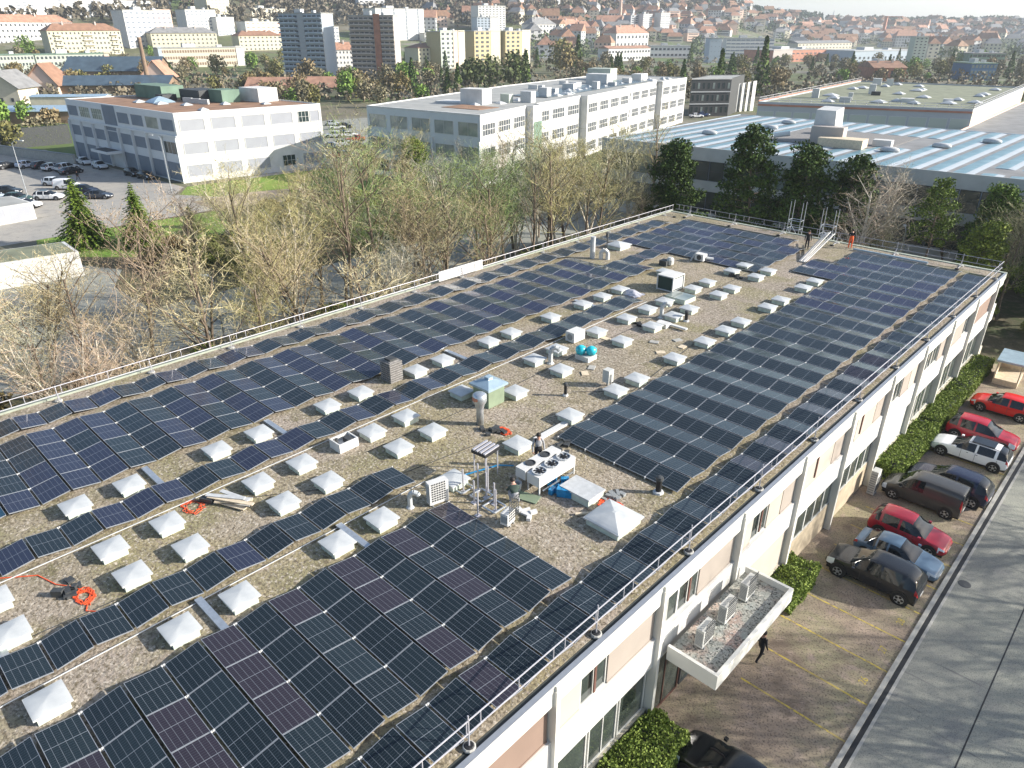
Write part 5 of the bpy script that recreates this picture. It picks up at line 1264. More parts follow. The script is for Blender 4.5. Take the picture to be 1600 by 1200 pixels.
for a, b_ in segs:
    f = Fac(b2, pts2[a], pts2[b_]); L = f.L; n = max(2, int(L/5.6))
    for z in (1.0, 4.9, 8.9):
        for i in range(n): f.window(i*L/n+.6, z, L/n*.78, 2.1, 'win_dark', 'white', 5, 2, .14, pr=.08)
f = Fac(b2, pts2[3], pts2[4]); f.slab(.3, f.L-.2, .3, 9.6, .08, 'roof_green', 'green_panel')
for i, (x, y, sx, sy, h, mm) in enumerate([(-108.5, 103, 5, 3.5, 2.8, 'white'), (-114, 102, 6, 4, .3, 'white'), (-103, 112, 2.4, 2, 2.1, 'lgrey'), (-106, 109, 2, 1.6, 1.6, 'wall_greenish'), (-110, 125, 2, 2, 1.8, 'white'), (-113, 131, 2.2, 1.6, 1.2, 'lgrey'),
        (-118, 143, 3, 2, 1.4, 'white'), (-122, 150, 2, 3, 1.2, 'lgrey'), (-114, 148, 1.5, 1.5, 1.8, 'white'), (-126, 165, 6, 4, 2.4, 'white'), (-131, 172, 3, 3, 1.8, 'lgrey'), (-122, 172, 2, 2, 1.2, 'white'), (-127, 185, 3, 5, 1.6, 'white'), (-135, 178, 7, 5, 3, 'wall_greenish'), (-118, 160, 2, 1.2, .9, 'lgrey'), (-130, 155, 2, 1.2, .9, 'white'), (-120, 135, 1.2, 1.2, 1.3, 'lgrey'), (-125, 138, 2.5, 1.2, 1., 'white')]):
    rbox(b2, 'roof_plant', x, y, sx, sy, 12.35, h, mm, .25)
rr = random.Random(2)
for i in range(26):
    k_ = rr.random(); x = -101-k_*20+rr.uniform(-6, 1)-2; y = 98+k_*95; rdome(b2, x, y, rr.uniform(.6, 1.), 12.4, 'dome', .45)
o = MB().obox((0, 0), 4.5, 30, 0, .12, .24).build('solar_roof_field', M_['solarfar'], b2); o.location = (-118-b2.location.x, 150-b2.location.y, 12.45-b2.location.z)
rbox(b2, 'rust_gravel_patch', -103.8, 97, 9, 6, 12.4, .06, 'roof_rust', .12)
# ---- b3 with shell roofs
L3, R3 = (-68.8, 91.7), (-23.7, 96.2)
ang3 = atan2(R3[1]-L3[1], R3[0]-L3[0])
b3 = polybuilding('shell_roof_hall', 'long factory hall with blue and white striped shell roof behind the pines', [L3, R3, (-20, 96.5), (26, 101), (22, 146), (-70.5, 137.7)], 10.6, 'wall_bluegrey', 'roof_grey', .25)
f = Fac(b3, L3, (26, 101)); Lf = f.L
f.slab(0, Lf, 9.0, 10.75, .12, 'wall_taupe' if False else 'offwhite', 'fascia')
f.slab(0, Lf, 4.9, 6.3, .12, 'offwhite', 'spandrel'); f.slab(0, Lf, .2, 1.9, .12, 'offwhite', 'spandrel')
nb = int(Lf/2.2)
for i in range(nb):
    f.window(i*2.2+.05, 6.35, 2.1, 2.6, 'glassg' if (i*7) % 3 else 'glassl', 'dark', 1, 2, .08)
    f.window(i*2.2+.05, 1.95, 2.1, 2.9, 'glassg', 'dark', 1, 2, .08)
P = b3.location
ca, sa = cos(ang3), sin(ang3)
def shell(x0, y0, y1, w=2.85, h=.15):
    m = MB(); N = 8; ys = (y0, y1); vs = []
    for y in ys:
        for i in range(N+1): a = pi*i/N; vs.append((x0+w*i/N, y, h*sin(a)**.8))
    m.add(vs, [(i, i+1, N+2+i, N+1+i) for i in range(5)], 0); m.add(vs, [(i, i+1, N+2+i, N+1+i) for i in range(5, N)], 1)
    m.add(vs, [tuple(range(N, -1, -1)), tuple(range(N+1, 2*N+2))], 1)
    return m
for i in range(30):
    x = -68.2+i*2.85
    yf = 92.4+(x+68.8)*.1; yb = 137.2+(x+70)*.09
    spans = [(yf, yb)]
    if -51.5 < x < -37: spans = [(yf, 107.5), (127, yb)]
    if -37 <= x < -33: spans = [(yf, 113), (127, yb)]
    if x > -21: spans = [(104.5, yb)]
    if x > -21: spans.append((yf, 99.8))
    if x > 12: spans = [(104.5, yb)]
    for a, b_ in spans:
        o = shell(x, a, b_).build('roof_shell', [M_['arch_blue'], M_['arch_white']], b3, smooth=False); o.location = (-P.x, -P.y, 10.42-P.z)
for x, y in [(-56, 121), (-60, 108), (-33, 109), (-29, 118), (-25, 128), (-57, 130), (-12, 122)]:
    o = MB().lathe((0, 0, 0), [(1.5, 0), (1.45, .5), (1.0, .75), (.1, .85)], 14).build('roof_vent', M_['lgrey'], b3, smooth=True); o.scale = (.85, .55, .65); o.location = (x-P.x, y-P.y, 10.6-P.z)
o = MB().add([(-2, -1.6, 0), (2, -1.6, 0), (2, 1.6, 0), (-2, 1.6, 0), (-1.8, -1.6, 5.2), (1.6, -1.6, 5.2), (1.6, 1.6, 5.6), (-1.8, 1.6, 5.6)], [(0, 3, 2, 1), (4, 5, 6, 7), (0, 1, 5, 4), (1, 2, 6, 5), (2, 3, 7, 6), (3, 0, 4, 7)]).build('plant_tower', M_['white'], b3); o.scale = (.85, .85, .85); o.location = (-43.5-P.x, 113-P.y, 10.5-P.z)
rbox(b3, 'plant_tower', -42.3, 110.6, 4.5, 2, 10.5, 2.4, 'wall_taupe', .1)
rbox(b3, 'plant_platform', -39.5, 109, 6, 3, 10.5, 1.2, 'wood', .1); rbox(b3, 'plant_box', -35.5, 113.5, 2.5, 1.4, 10.5, .9, 'white', .1); rbox(b3, 'plant_box', -46.5, 121, 3, 2, 10.5, 1.1, 'white', .1)
o = MB().tube((-49.5, 108.5, 11.2), (-47.4, 109.2, 11.6), .35, n=9).build('duct_pipe', M_['white'], b3); o.location = (-P.x, -P.y, -P.z)
o = MB().prism([(-51.2, 108.0), (-34, 109.8), (-34.5, 126.5), (-52, 126.5)], 10.5, 10.56).build('flat_court', M_['slate'], b3); o.location = (-P.x, -P.y, -P.z)
# ---- b4 flat roof
p4 = [(-82.3, 169.2), (-41.2, 184.5), (-47.8, 266), (-92.6, 261)]
b4 = polybuilding('flat_roof_hall', 'large hall with a flat mossy roof, white domes and a red banded railing', p4, 10, 'wall_grey', 'roof_mossy', .5)
P = b4.location
f = Fac(b4, p4[0], p4[1]); n = 11
for i in range(n): f.window(i*f.L/n+.2, 5.6, f.L/n-.4, 2.6, 'wall_greenish', 'lgrey', 1, 1, .1)
f.slab(0, f.L, 9.3, 9.7, .15, 'wall_brick', 'red_band'); f.slab(0, f.L, 4.6, 5., .15, 'wall_brick', 'red_band')
f = Fac(b4, p4[1], p4[2]); f.slab(0, f.L, 0, 9.7, .08, 'cream', 'facade_sheet')
gr = MB()
for a, b_ in ((p4[0], p4[3]), (p4[1], p4[2]), (p4[0], p4[1])):
    for z in (10.6, 11.1): gr.tube((*a, z), (*b_, z), .06, n=4)
    for i in range(20): q = Vector(a).lerp(Vector(b_), i/19); gr.tube((*q, 10), (*q, 11.1), .05, n=4)
o = gr.build('roof_railing', M_['rail'], b4); o.location = -P
o = MB().tube((*p4[0], 10.35), (*p4[3], 10.35), .14, n=4).build('red_rail', M_['wall_brick'], b4); o.location = -P
rr = random.Random(8)
for i in range(22):
    u, v = rr.random(), rr.random()
    x = -80+u*36-v*7; y = 180+v*74+u*8; rdome(b4, x, y, rr.uniform(1.0, 1.6), 10.0, 'dome', .6)
for i in range(9):
    u, v = rr.random(), rr.random(); rbox(b4, 'roof_plant', -78+u*32-v*7, 182+v*70+u*8, rr.uniform(.8, 3), rr.uniform(.8, 2), 9.9, rr.uniform(.8, 2.6), rr.choice(['white', 'lgrey', 'dark']), .3)
b4b = polybuilding('low_brick_hall', 'low pale brick hall with a stepped roof behind the striped hall', [(-40, 162), (-15, 168), (20, 190), (15, 250), (-46, 262)], 6.5, 'wall_pink', 'roof_grey', .5)
# ---- small structures near the left
g1 = polybuilding('garage_block', 'low flat roofed garage with pale walls beside the bare trees', [(-98.5, 13.5), (-92.2, 13.5), (-90.8, 23.2), (-96.6, 23.5)], 3, 'white', 'roof_mossy', .15, cat='garage')
g2 = polybuilding('garage_block', 'white garage boxes with roller doors at the left edge of the street', [(-134, 20), (-124.5, 20.5), (-125.5, 27.8), (-133, 27)], 2.6, 'white', 'roof_flat', .15, cat='garage')
f = Fac(g2, (-124.5, 20.5), (-125.5, 27.8)); [f.window(.3+i*3.5, .1, 3.2, 2.1, 'blindw', 'lgrey') for i in range(2)]
def shed(name, label, x, y, w, d, h, rh, a, wall, roof, over=.4, cat='shed', wins=0, hip=0):
    """gabled building, ridge along local x, base centre (x,y)"""
    t = thing(name, label, cat, (x, y, ter(x, y)), a)
    MB().box(-w/2, w/2, -d/2, d/2, -1, h).add([(-w/2, -d/2, h), (-w/2, d/2, h), (-w/2*(1-hip), 0, h+rh), (w/2, -d/2, h), (w/2, d/2, h), (w/2*(1-hip), 0, h+rh)], [(0, 1, 2), (3, 5, 4)]).build('wall', M_[wall], t)
    o_ = over; s = rh/(d/2); hw = w/2*(1-hip)
    MB().add([(-w/2-o_, -d/2-o_, h-s*o_+.05), (w/2+o_, -d/2-o_, h-s*o_+.05), (hw+o_*(1-hip), 0, h+rh+.05), (-hw-o_*(1-hip), 0, h+rh+.05), (-w/2-o_, d/2+o_, h-s*o_+.05), (w/2+o_, d/2+o_, h-s*o_+.05),
              (-w/2-o_, -d/2-o_, h-s*o_+.2), (w/2+o_, -d/2-o_, h-s*o_+.2), (hw+o_*(1-hip), 0, h+rh+.25), (-hw-o_*(1-hip), 0, h+rh+.25), (-w/2-o_, d/2+o_, h-s*o_+.2), (w/2+o_, d/2+o_, h-s*o_+.2)],
             [(0, 3, 2, 1), (3, 4, 5, 2), (6, 7, 8, 9), (9, 8, 11, 10), (0, 1, 7, 6), (5, 4, 10, 11), (3, 0, 6, 9), (4, 3, 9, 10), (1, 2, 8, 7), (2, 5, 11, 8)]).build('roof', M_[roof], t)
    for i in range(wins):
        for k_, z in enumerate([1, 3.8][:1+(h > 5)]):
            MB().box(-.5, .5, -.06, .02, 0, 1.3).build('window', M_['win_dark'], t, loc=(-w/2+(i+.7)*w/(wins+.4), -d/2, z)); 
        MB().box(-.02, .06, -.5, .5, 0, 1.3).build('window', M_['win_dark'], t, loc=(w/2, -d/2+(i+.7)*d/(wins+.4), 1.2))
    return t
def atp(px, py): q = at(px, py); return q.x, q.y
x, y = atp(150, 150); shed('workshop', 'long workshop with blue solar roof behind the left office block', x-4, y+3, 62, 16, 4.5, 3, .85, 'wall_brown', 'solarfar', .8, 'workshop')
x, y = atp(190, 128); shed('workshop', 'tall shed with a big slate blue solar roof left of the chimney', x, y, 46, 22, 6, 6, .85, 'wall_brown', 'solarfar', .8, 'workshop')
x, y = atp(45, 190); shed('low_shed', 'low brown shed with pale blue roof at far left', x, y, 34, 12, 3.4, 1, .85, 'wall_brown', 'bluegl', .5, 'shed')
x, y = atp(92, 185); shed('low_shed', 'white small annex beside the brown shed', x, y, 10, 8, 3.4, .2, .85, 'white', 'lgrey', .2, 'shed')
x, y = atp(22, 162); shed('gabled_house', 'cream chalet-like house with dark gable roof at the left edge', x, y, 13, 13, 6.5, 5, .8-pi/2, 'cream', 'roof_grey', 1.2, 'house', 3)
x, y = atp(82, 150); shed('gabled_house', 'house with steep red half-hipped roof behind the solar workshop', x, y, 13, 13, 5.5, 7, .8-pi/2, 'wall_pink', 'roof_brown', 1.2, 'house', 3, .3)
x, y = atp(252, 138); shed('gabled_house', 'timber framed house with bright orange roof beside the tall chimney', x, y, 12, 12, 5.5, 6.5, .8-pi/2, 'wall_pink', 'roof_orange', .8, 'house', 3, .3)
x, y = atp(115, 165); shed('low_shed', 'white walled low building beneath the solar workshop', x, y, 26, 7, 3.2, .5, .85, 'cream', 'bluegl', .3, 'shed')
x, y = atp(450, 150); shed('gabled_house', 'low house with orange roof between the left office block and the towers', x-8, y, 22, 12, 3.6, 3.2, .75, 'wall_pink', 'roof_orange', .8, 'house', 4)
x, y = atp(505, 148); shed('gabled_house', 'small house with orange hipped roof, right of the other orange roofed low house', x, y, 16, 12, 3.6, 3.4, .75, 'cream', 'roof_orange', .8, 'house', 3, .3)
# tall chimney
x, y = atp(235, 145); t = thing('factory_chimney', 'slim tall brown factory chimney behind the left office block', 'chimney', (x, y, 0))
MB().lathe((0, 0, 0), [(1.1, 0), (.75, 21), (.85, 21.2), (.85, 22)], 12).build('shaft', M_['wall_brown'], t)
# small shed by the hall and fence panels on the left
t = thing('bicycle_shed', 'small glazed shed with pale roof behind the hedges at the right edge', 'shed', (-7.0, 65.5, 0), .05)
MB().box(-.95, .95, -1.5, 1.5, 1.95, 2.1).build('roof', M_['bluegl'], t); MB().box(-.85, .85, -1.4, 1.4, 0, .5).box(-.85, -.78, -1.4, 1.4, .5, 1.95).box(-.78, .85, 1.33, 1.4, .5, 1.95).build('panel', M_['wood'], t)
for q in [(-.8, -1.35), (.8, -1.35), (.8, 1.35)]: MB().box(q[0]-.04, q[0]+.04, q[1]-.04, q[1]+.04, 0, 1.95).build('post', M_['garage'], t)
t = thing('low_wall', 'low grey retaining wall behind the shaded parked cars', 'wall', (-190, 44, 0), atan2(8, 30)); MB().box(-17, 17, -.2, .2, 0, 1.8).build('wall_panel', M_['concrete'], t); MB().box(-17, 17, -.3, .3, 1.8, 1.95).build('cap', M_['grey'], t)
# dark office and white zigzag screen past the long building
a_ = at(1075, 182); b_ = at(1145, 182)
db = polybuilding('dark_office', 'dark glazed three-storey office at the end of the long white building', [(a_.x, a_.y), (b_.x-2, b_.y), (b_.x-9, b_.y+22), (a_.x-6, a_.y+22)], 11.2, 'dark', 'roof_flat', .4)
f = Fac(db, (a_.x, a_.y), (b_.x-2, b_.y))
for z in (1., 4.6, 8.2):
    for i in range(8): f.window(.5+i*f.L/8, z, f.L/8-.8, 1.9, 'glassl' if (i+int(z)) % 3 == 0 else 'glass', 'dark')
f.slab(0, f.L, 11, 11.4, .2, 'white', 'cornice'); f.slab(0, f.L, 3.6, 3.9, .2, 'lgrey', 'band'); f.slab(0, f.L, 7.2, 7.5, .2, 'lgrey', 'band')
p = at(1147, 175); t = thing('zigzag_screen', 'bright white zigzag facade screen beside the dark office', 'screen', (p.x, p.y, 0), 1.2); t.scale = (.75, .75, .8)
for i in range(4): MB().add([(i*3, 0, 0), (i*3+3, 1.2, 0), (i*3+3, 1.5, 0), (i*3, .3, 0), (i*3, 0, 11+i*.3), (i*3+3, 1.2, 11+i*.3), (i*3+3, 1.5, 11+i*.3), (i*3, .3, 11+i*.3)], [(0, 3, 2, 1), (4, 5, 6, 7), (0, 1, 5, 4), (1, 2, 6, 5), (2, 3, 7, 6), (3, 0, 4, 7)]).build('panel', M_['white'], t)
# street lamps
def lamp(label, x, y, h, rz, arm=1.6):
    t = thing('street_lamp', label, 'street lamp', (x, y, ter(x, y)), rz)
    MB().tube((0, 0, 0), (0, 0, h), .09, .05, 8).path([(0, 0, h), (arm*.3, 0, h+.35), (arm, 0, h+.45)], .04, 6).build('pole', M_['metal'], t)
    MB().box(arm-.1, arm+.6, -.15, .15, h+.38, h+.5).build('lamp_head', M_['dome'], t)
lamp('curved street lamp beside the white office corner', -130, 50, 9, 3.6); lamp('curved street lamp at the left edge of the car park', -141.5, 31, 9, .6); lamp('street lamp among the bare trees close to the guard railing', -60, 25, 6, 3.8, .5)
lamp('street lamp in the dark right of the far corner', -22, 84, 6, 2, 1)
x, y = -128.5, 49.5
t = thing('bicycle', 'bicycle parked by the lamp at the white office corner', 'bicycle', (x, y, 0), .8); 
w_ = MB(); 
for k_ in range(14): a, b_ = 2*pi*k_/14, 2*pi*(k_+1)/14; w_.tube((.33*cos(a), 0, .34+.33*sin(a)), (.33*cos(b_), 0, .34+.33*sin(b_)), .025, n=4)
w0 = w_.build('wheel', M_['black'], t, loc=(-.5, 0, 0)); dupc(w0, t, (.55, 0, 0)); MB().path([(-.5, 0, .34), (-.1, 0, .3), (.4, 0, .85), (-.2, 0, .8), (-.1, 0, .3)], .025, 5).tube((-.2, 0, .8), (-.25, 0, .95), .03).tube((.55, 0, .34), (.38, 0, 1.0), .025).build('frame', M_['dark'], t)
# ------------------------------------------------------------------ TOWN
def town(name, label, ax, ay, bx, by, top, depth, wall, roof='roof_flat', rows=5, cols=8, rtype='flat', rh=3, win='win_dark', ww=.5, hh=.5, balc=None, side=True, extra=None, fr=None, h=None):
    A = at(ax, ay); B = at(bx, by); zb = min(A.z, B.z)-1
    if h is None:
        lo, hi = 0, 120
        for _ in range(40):
            m = (lo+hi)/2
            if project((A.x, A.y, A.z+m))[1] > top: lo = m
            else: hi = m
        h = lo
    d = Vector((B.x-A.x, B.y-A.y)); L = d.length; d /= L; n = Vector((-d.y, d.x)); ang = atan2(d.y, d.x)
    zt = max(A.z, B.z) if abs(A.z-B.z) < 1 else A.z
    t = thing(name, label, 'building', (A.x, A.y, A.z), ang)
    MB().box(0, L, 0, depth, -4, h).build('wall', M_[wall], t)
    if rtype == 'flat':
        MB().box(-.3, L+.3, -.3, depth+.3, h, h+.5).build('roof', M_[roof], t)
        MB().box(L*.3, L*.45, depth*.3, depth*.6, h+.5, h+2.6).box(L*.7, L*.76, depth*.3, depth*.5, h+.5, h+1.8).build('roof_box', M_['lgrey'], t)
    else:
        hp = min(depth/2, L/2)*(1 if rtype == 'hip' else 0); o = .6
        vs = [(-o, -o, h), (L+o, -o, h), (L+o, depth+o, h), (-o, depth+o, h), (hp, depth/2, h+rh), (L-hp, depth/2, h+rh)]
        MB().add(vs, [(0, 1, 5, 4), (1, 2, 5), (2, 3, 4, 5), (3, 0, 4), (3, 2, 1, 0)]).build('roof', M_[roof], t)
        for q in (.25, .7): MB().box(L*q, L*q+.9, depth*.35, depth*.35+.9, h+rh*.4, h+rh+1).build('chimney', M_['wall_taupe'], t)
    cw, ch = L/cols, h/rows; cnt = 0; w0 = None
    pos = [(i*cw+cw*(1-ww)/2, -.12, k*ch+ch*.3) for k in range(rows) for i in range(cols)]
    for q in pos[-100:]:
        if w0 is None: w0 = MB().box(0, cw*ww, 0, .14, 0, ch*hh).build('window', M_[win], t, loc=q)
        else: dupc(w0, t, q)
    if len(pos) > 100:
        m = MB()
        for q in pos[:-100]: m.box(q[0], q[0]+cw*ww, -.12, .02, q[2], q[2]+ch*hh)
        tag(m.build('windows', M_[win], t), kind='stuff')
    if side:
        nc = max(2, int(depth/4)); s0 = None
        for k in range(rows):
            for i in range(nc):
                q = (L, i*depth/nc+depth/nc*.3, k*ch+ch*.3)
                if s0 is None: s0 = MB().box(-.02, .1, 0, depth/nc*.35, 0, ch*hh).build('side_window', M_[win], t, loc=q)
                else: dupc(s0, t, q)
    if balc:
        b0 = None
        for k in range(rows):
            for (u0, u1) in balc:
                q = (u0*L, -1.3, k*ch+.1)
                if b0 is None or True: o = MB().box(0, (u1-u0)*L, 0, 1.3, 0, .16).box(0, (u1-u0)*L, 0, .1, .16, ch*.36).build('balcony', M_[fr or wall], t, loc=q)
    if extra:
        for (u0, u1, m_, out) in extra: MB().box(u0*L, u1*L, -out, .02, 0, h+1).build('stair_strip', M_[m_], t)
    return t
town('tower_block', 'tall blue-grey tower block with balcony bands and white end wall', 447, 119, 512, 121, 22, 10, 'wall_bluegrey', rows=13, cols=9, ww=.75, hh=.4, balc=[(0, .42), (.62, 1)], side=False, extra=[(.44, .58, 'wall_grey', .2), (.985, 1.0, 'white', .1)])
town('tower_block', 'tall grey tower block with a red-brown vertical stripe', 553, 121, 620, 122, 25, 9, 'wall_taupe', rows=13, cols=9, ww=.75, hh=.38, balc=[(0, .52), (.72, 1)], side=False, extra=[(.56, .7, 'wall_brick', .5)])
town('long_slab_block', 'long white slab block behind the red striped tower', 590, 64, 664, 62, 13, 22, 'white', rows=9, cols=4, ww=.12, hh=.9, win='shade', side=False)
town('apartment_block', 'white house block with flat orange roof between the two towers', 516, 118, 554, 117, 78, 12, 'white', 'roof_orange', 5, 7, 'gable', 4, ww=.3, hh=.4, side=False)
town('tower_block', 'yellow and ochre tower, leftmost of three alike', 690, 108, 727, 106, 50, 14, 'wall_ochre', rows=8, cols=5, ww=.5, hh=.5, extra=[(0, .5, 'wall_greenish', .1), (.52, .7, 'wall_pink', .2), (.72, 1., 'cream', .3)], side=True)
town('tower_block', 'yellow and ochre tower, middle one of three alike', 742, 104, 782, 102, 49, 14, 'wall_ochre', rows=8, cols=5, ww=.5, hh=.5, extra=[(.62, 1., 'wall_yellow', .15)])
town('tower_block', 'yellow and ochre tower, rightmost of three alike', 790, 102, 828, 100, 49, 14, 'wall_ochre', rows=8, cols=5, ww=.5, hh=.5, extra=[(.65, 1., 'cream', .15)])
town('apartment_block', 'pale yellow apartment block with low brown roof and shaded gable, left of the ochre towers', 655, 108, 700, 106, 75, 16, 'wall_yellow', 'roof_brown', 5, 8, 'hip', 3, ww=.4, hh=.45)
town('apartment_block', 'low white block with curved bright roof behind the ochre towers', 664, 66, 690, 66, 52, 14, 'white', 'roof_flat', 3, 5)
town('tower_block', 'white high-rise on the slope above the ochre towers', 748, 52, 790, 50, 9, 16, 'white', rows=12, cols=8, ww=.5, hh=.4)
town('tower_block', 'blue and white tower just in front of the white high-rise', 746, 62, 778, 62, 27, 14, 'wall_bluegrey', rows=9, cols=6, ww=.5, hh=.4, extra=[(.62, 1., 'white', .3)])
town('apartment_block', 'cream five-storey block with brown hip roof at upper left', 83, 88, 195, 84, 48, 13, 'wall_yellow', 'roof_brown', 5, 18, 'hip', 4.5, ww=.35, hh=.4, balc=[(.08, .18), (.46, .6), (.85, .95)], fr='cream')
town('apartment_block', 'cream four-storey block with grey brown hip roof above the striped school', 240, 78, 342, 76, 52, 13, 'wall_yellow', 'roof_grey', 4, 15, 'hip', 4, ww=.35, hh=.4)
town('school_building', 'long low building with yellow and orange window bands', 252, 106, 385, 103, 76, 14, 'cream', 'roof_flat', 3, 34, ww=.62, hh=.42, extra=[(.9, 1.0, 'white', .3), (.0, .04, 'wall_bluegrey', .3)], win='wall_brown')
town('row_houses', 'long white row with orange roof at the upper left edge', -60, 72, 118, 58, 34, 13, 'white', 'roof_orange', 4, 26, 'hip', 5, ww=.4, hh=.4)
town('terrace_row', 'shaded grey green terrace row before the cream blocks', -60, 118, 60, 116, 88, 11, 'wall_greenish', 'roof_green', 3, 22, 'flat', ww=.5, hh=.42)
town('terrace_row', 'shaded grey green terrace row, right hand stretch with a pale end wall', 62, 114, 176, 112, 86, 11, 'wall_greenish', 'roof_green', 3, 18, 'flat', ww=.5, hh=.42, extra=[(.93, 1., 'wall_pink', .3)])
town('long_slab_block', 'very long white many-storey slab at the top left', -80, 40, 270, 22, -8, 16, 'white', rows=9, cols=34, ww=.55, hh=.3, win='shade', side=False)
town('tower_block', 'white eight-storey block with a salmon right part', 204, 76, 276, 70, 16, 14, 'white', rows=8, cols=9, ww=.5, hh=.4, win='shade', extra=[(.62, 1., 'wall_pink', .1)])
town('tower_block', 'white block with zigzag balconies right of the salmon block', 296, 56, 342, 54, 15, 14, 'white', rows=8, cols=7, ww=.5, hh=.4, win='shade')
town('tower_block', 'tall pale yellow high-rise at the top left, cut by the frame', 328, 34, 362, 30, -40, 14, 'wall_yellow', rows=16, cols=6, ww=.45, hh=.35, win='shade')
town('apartment_block', 'white balcony block in front of the pale yellow high-rise', 342, 56, 369, 54, 27, 12, 'white', rows=6, cols=5, ww=.7, hh=.4, win='shade')
town('apartment_block', 'cream balcony block left of the blue-grey tower', 396, 36, 448, 34, 13, 14, 'cream', rows=6, cols=9, ww=.5, hh=.4)
town('apartment_block', 'white low block with red balconies left of the blue-grey tower', 386, 56, 440, 54, 34, 12, 'white', rows=4, cols=7, ww=.6, hh=.3, win='wall_brick')
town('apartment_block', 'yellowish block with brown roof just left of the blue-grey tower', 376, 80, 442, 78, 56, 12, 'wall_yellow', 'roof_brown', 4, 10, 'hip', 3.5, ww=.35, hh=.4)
town('apartment_block', 'white balcony block between the two tall towers, partly hidden', 512, 76, 532, 76, 42, 12, 'white', rows=6, cols=4, ww=.7, hh=.4, win='shade')
town('apartment_block', 'white block on the wooded slope right above the slab block', 562, 20, 602, 19, -10, 12, 'white', rows=6, cols=5)
town('school_building', 'white school with broad orange roof in the centre right town', 962, 76, 1012, 74, 52, 20, 'white', 'roof_orange', 2, 9, 'hip', 8, ww=.5, hh=.4)
town('factory_building', 'long white factory with flat orange roof below the school', 950, 96, 1015, 94, 76, 14, 'white', 'roof_orange', 2, 14, 'gable', 2, ww=.55, hh=.35)
town('factory_building', 'white flat factory building with dark arched window right of the orange roofed factory', 1015, 90, 1078, 90, 72, 18, 'white', 'roof_flat', 2, 10, ww=.6, hh=.35)
town('tower_block', 'slim white tower with horizontal bands, left of a pair', 1003, 58, 1017, 58, 22, 12, 'white', rows=11, cols=2, ww=.9, hh=.3, win='shade')
town('tower_block', 'slim white tower with horizontal bands, right of a pair', 1030, 60, 1044, 60, 20, 12, 'white', rows=11, cols=2, ww=.9, hh=.3, win='shade')
town('tower_block', 'grey shaded tower left of the slim white pair', 984, 56, 1002, 56, 24, 12, 'wall_grey', rows=10, cols=3)
town('apartment_block', 'large bright white slab with long window bands at centre right', 1132, 92, 1206, 92, 60, 14, 'white', 'roof_flat', 6, 10, ww=.9, hh=.38, win='shade')
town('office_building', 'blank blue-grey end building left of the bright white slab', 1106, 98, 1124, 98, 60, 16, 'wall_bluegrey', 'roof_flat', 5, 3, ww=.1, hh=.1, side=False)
town('factory_hall', 'brick factory hall with grey left part and flat roof', 1206, 98, 1288, 95, 79, 30, 'wall_brick', 'roof_flat', 2, 12, ww=.5, hh=.2, extra=[(0, .35, 'wall_taupe', .2)])
town('factory_hall', 'yellow flat hall right of the brick factory', 1290, 96, 1330, 95, 84, 25, 'wall_ochre', 'bluegl', 1, 6, ww=.5, hh=.2)
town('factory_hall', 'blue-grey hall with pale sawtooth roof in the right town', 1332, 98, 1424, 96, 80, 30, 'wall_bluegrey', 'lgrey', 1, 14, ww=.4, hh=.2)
town('factory_hall', 'long pale green roofed hall at right before the tower', 1360, 112, 1420, 112, 100, 30, 'wall_greenish', 'roof_flat', 1, 8, ww=.4, hh=.3)
town('tower_block', 'slim grey green tower in the right part of town', 1421, 104, 1441, 104, 58, 8, 'wall_greenish', rows=10, cols=3, ww=.4, hh=.4)
town('office_building', 'blue office building with pale grid front at the right', 1512, 126, 1552, 126, 100, 18, 'wall_blue', 'roof_green', 3, 7, ww=.6, hh=.5, win='glassl')
town('office_building', 'dark green glazed office above the blue one', 1515, 106, 1566, 106, 84, 18, 'roof_green', 'roof_grey', 3, 7, ww=.8, hh=.5, win='glass')
town('factory_hall', 'low dark roofed brick workshop behind the mossy roof', 1362, 128, 1412, 128, 106, 20, 'wall_brick', 'roof_brown', 1, 6, 'gable', 3)
town('school_building', 'long grey roofed building with pinkish windows above the brick factory', 1246, 78, 1330, 76, 68, 16, 'cream', 'roof_grey', 2, 16, 'gable', 3, ww=.4, hh=.4)
town('mansion_block', 'white mansion with steep grey roof on the slope right of the ochre towers', 832, 58, 868, 57, 38, 16, 'white', 'roof_grey', 3, 7, 'hip', 7)
town('mansion_block', 'white mansion with steep red roof next to the grey roofed mansion', 880, 56, 915, 55, 40, 16, 'cream', 'roof_orange', 3, 7, 'hip', 7)
town('church', 'pinkish old building with an orange roof and small tower on the hill', 834, 34, 872, 33, 24, 16, 'wall_pink', 'roof_orange', 2, 8, 'gable', 7)
p = at(968, 44); t = thing('factory_chimney', 'very tall thin pale chimney in the middle of town', 'chimney', tuple(p)); MB().lathe((0, 0, -2), [(2.2, 0), (1.2, 60), (1.3, 62)], 10).build('shaft', M_['wall_pink'], t)
p = at(1378, 62); t = thing('tower_crane', 'red tower crane mast above the right town', 'crane', tuple(p)); MB().box(-2, 2, -2, 2, 0, 34).box(-3, 24, -.8, .8, 32, 33.5).build('mast', M_['wall_brick'], t)
p = at(1302, 26); t = thing('church', 'small dark church spire on the far ridge', 'church', tuple(p)); MB().box(-4, 4, -4, 4, -4, 16).add([(-4, -4, 16), (4, -4, 16), (4, 4, 16), (-4, 4, 16), (0, 0, 36)], [(0, 1, 4), (1, 2, 4), (2, 3, 4), (3, 0, 4)]).build('spire', M_['roof_grey'], t)
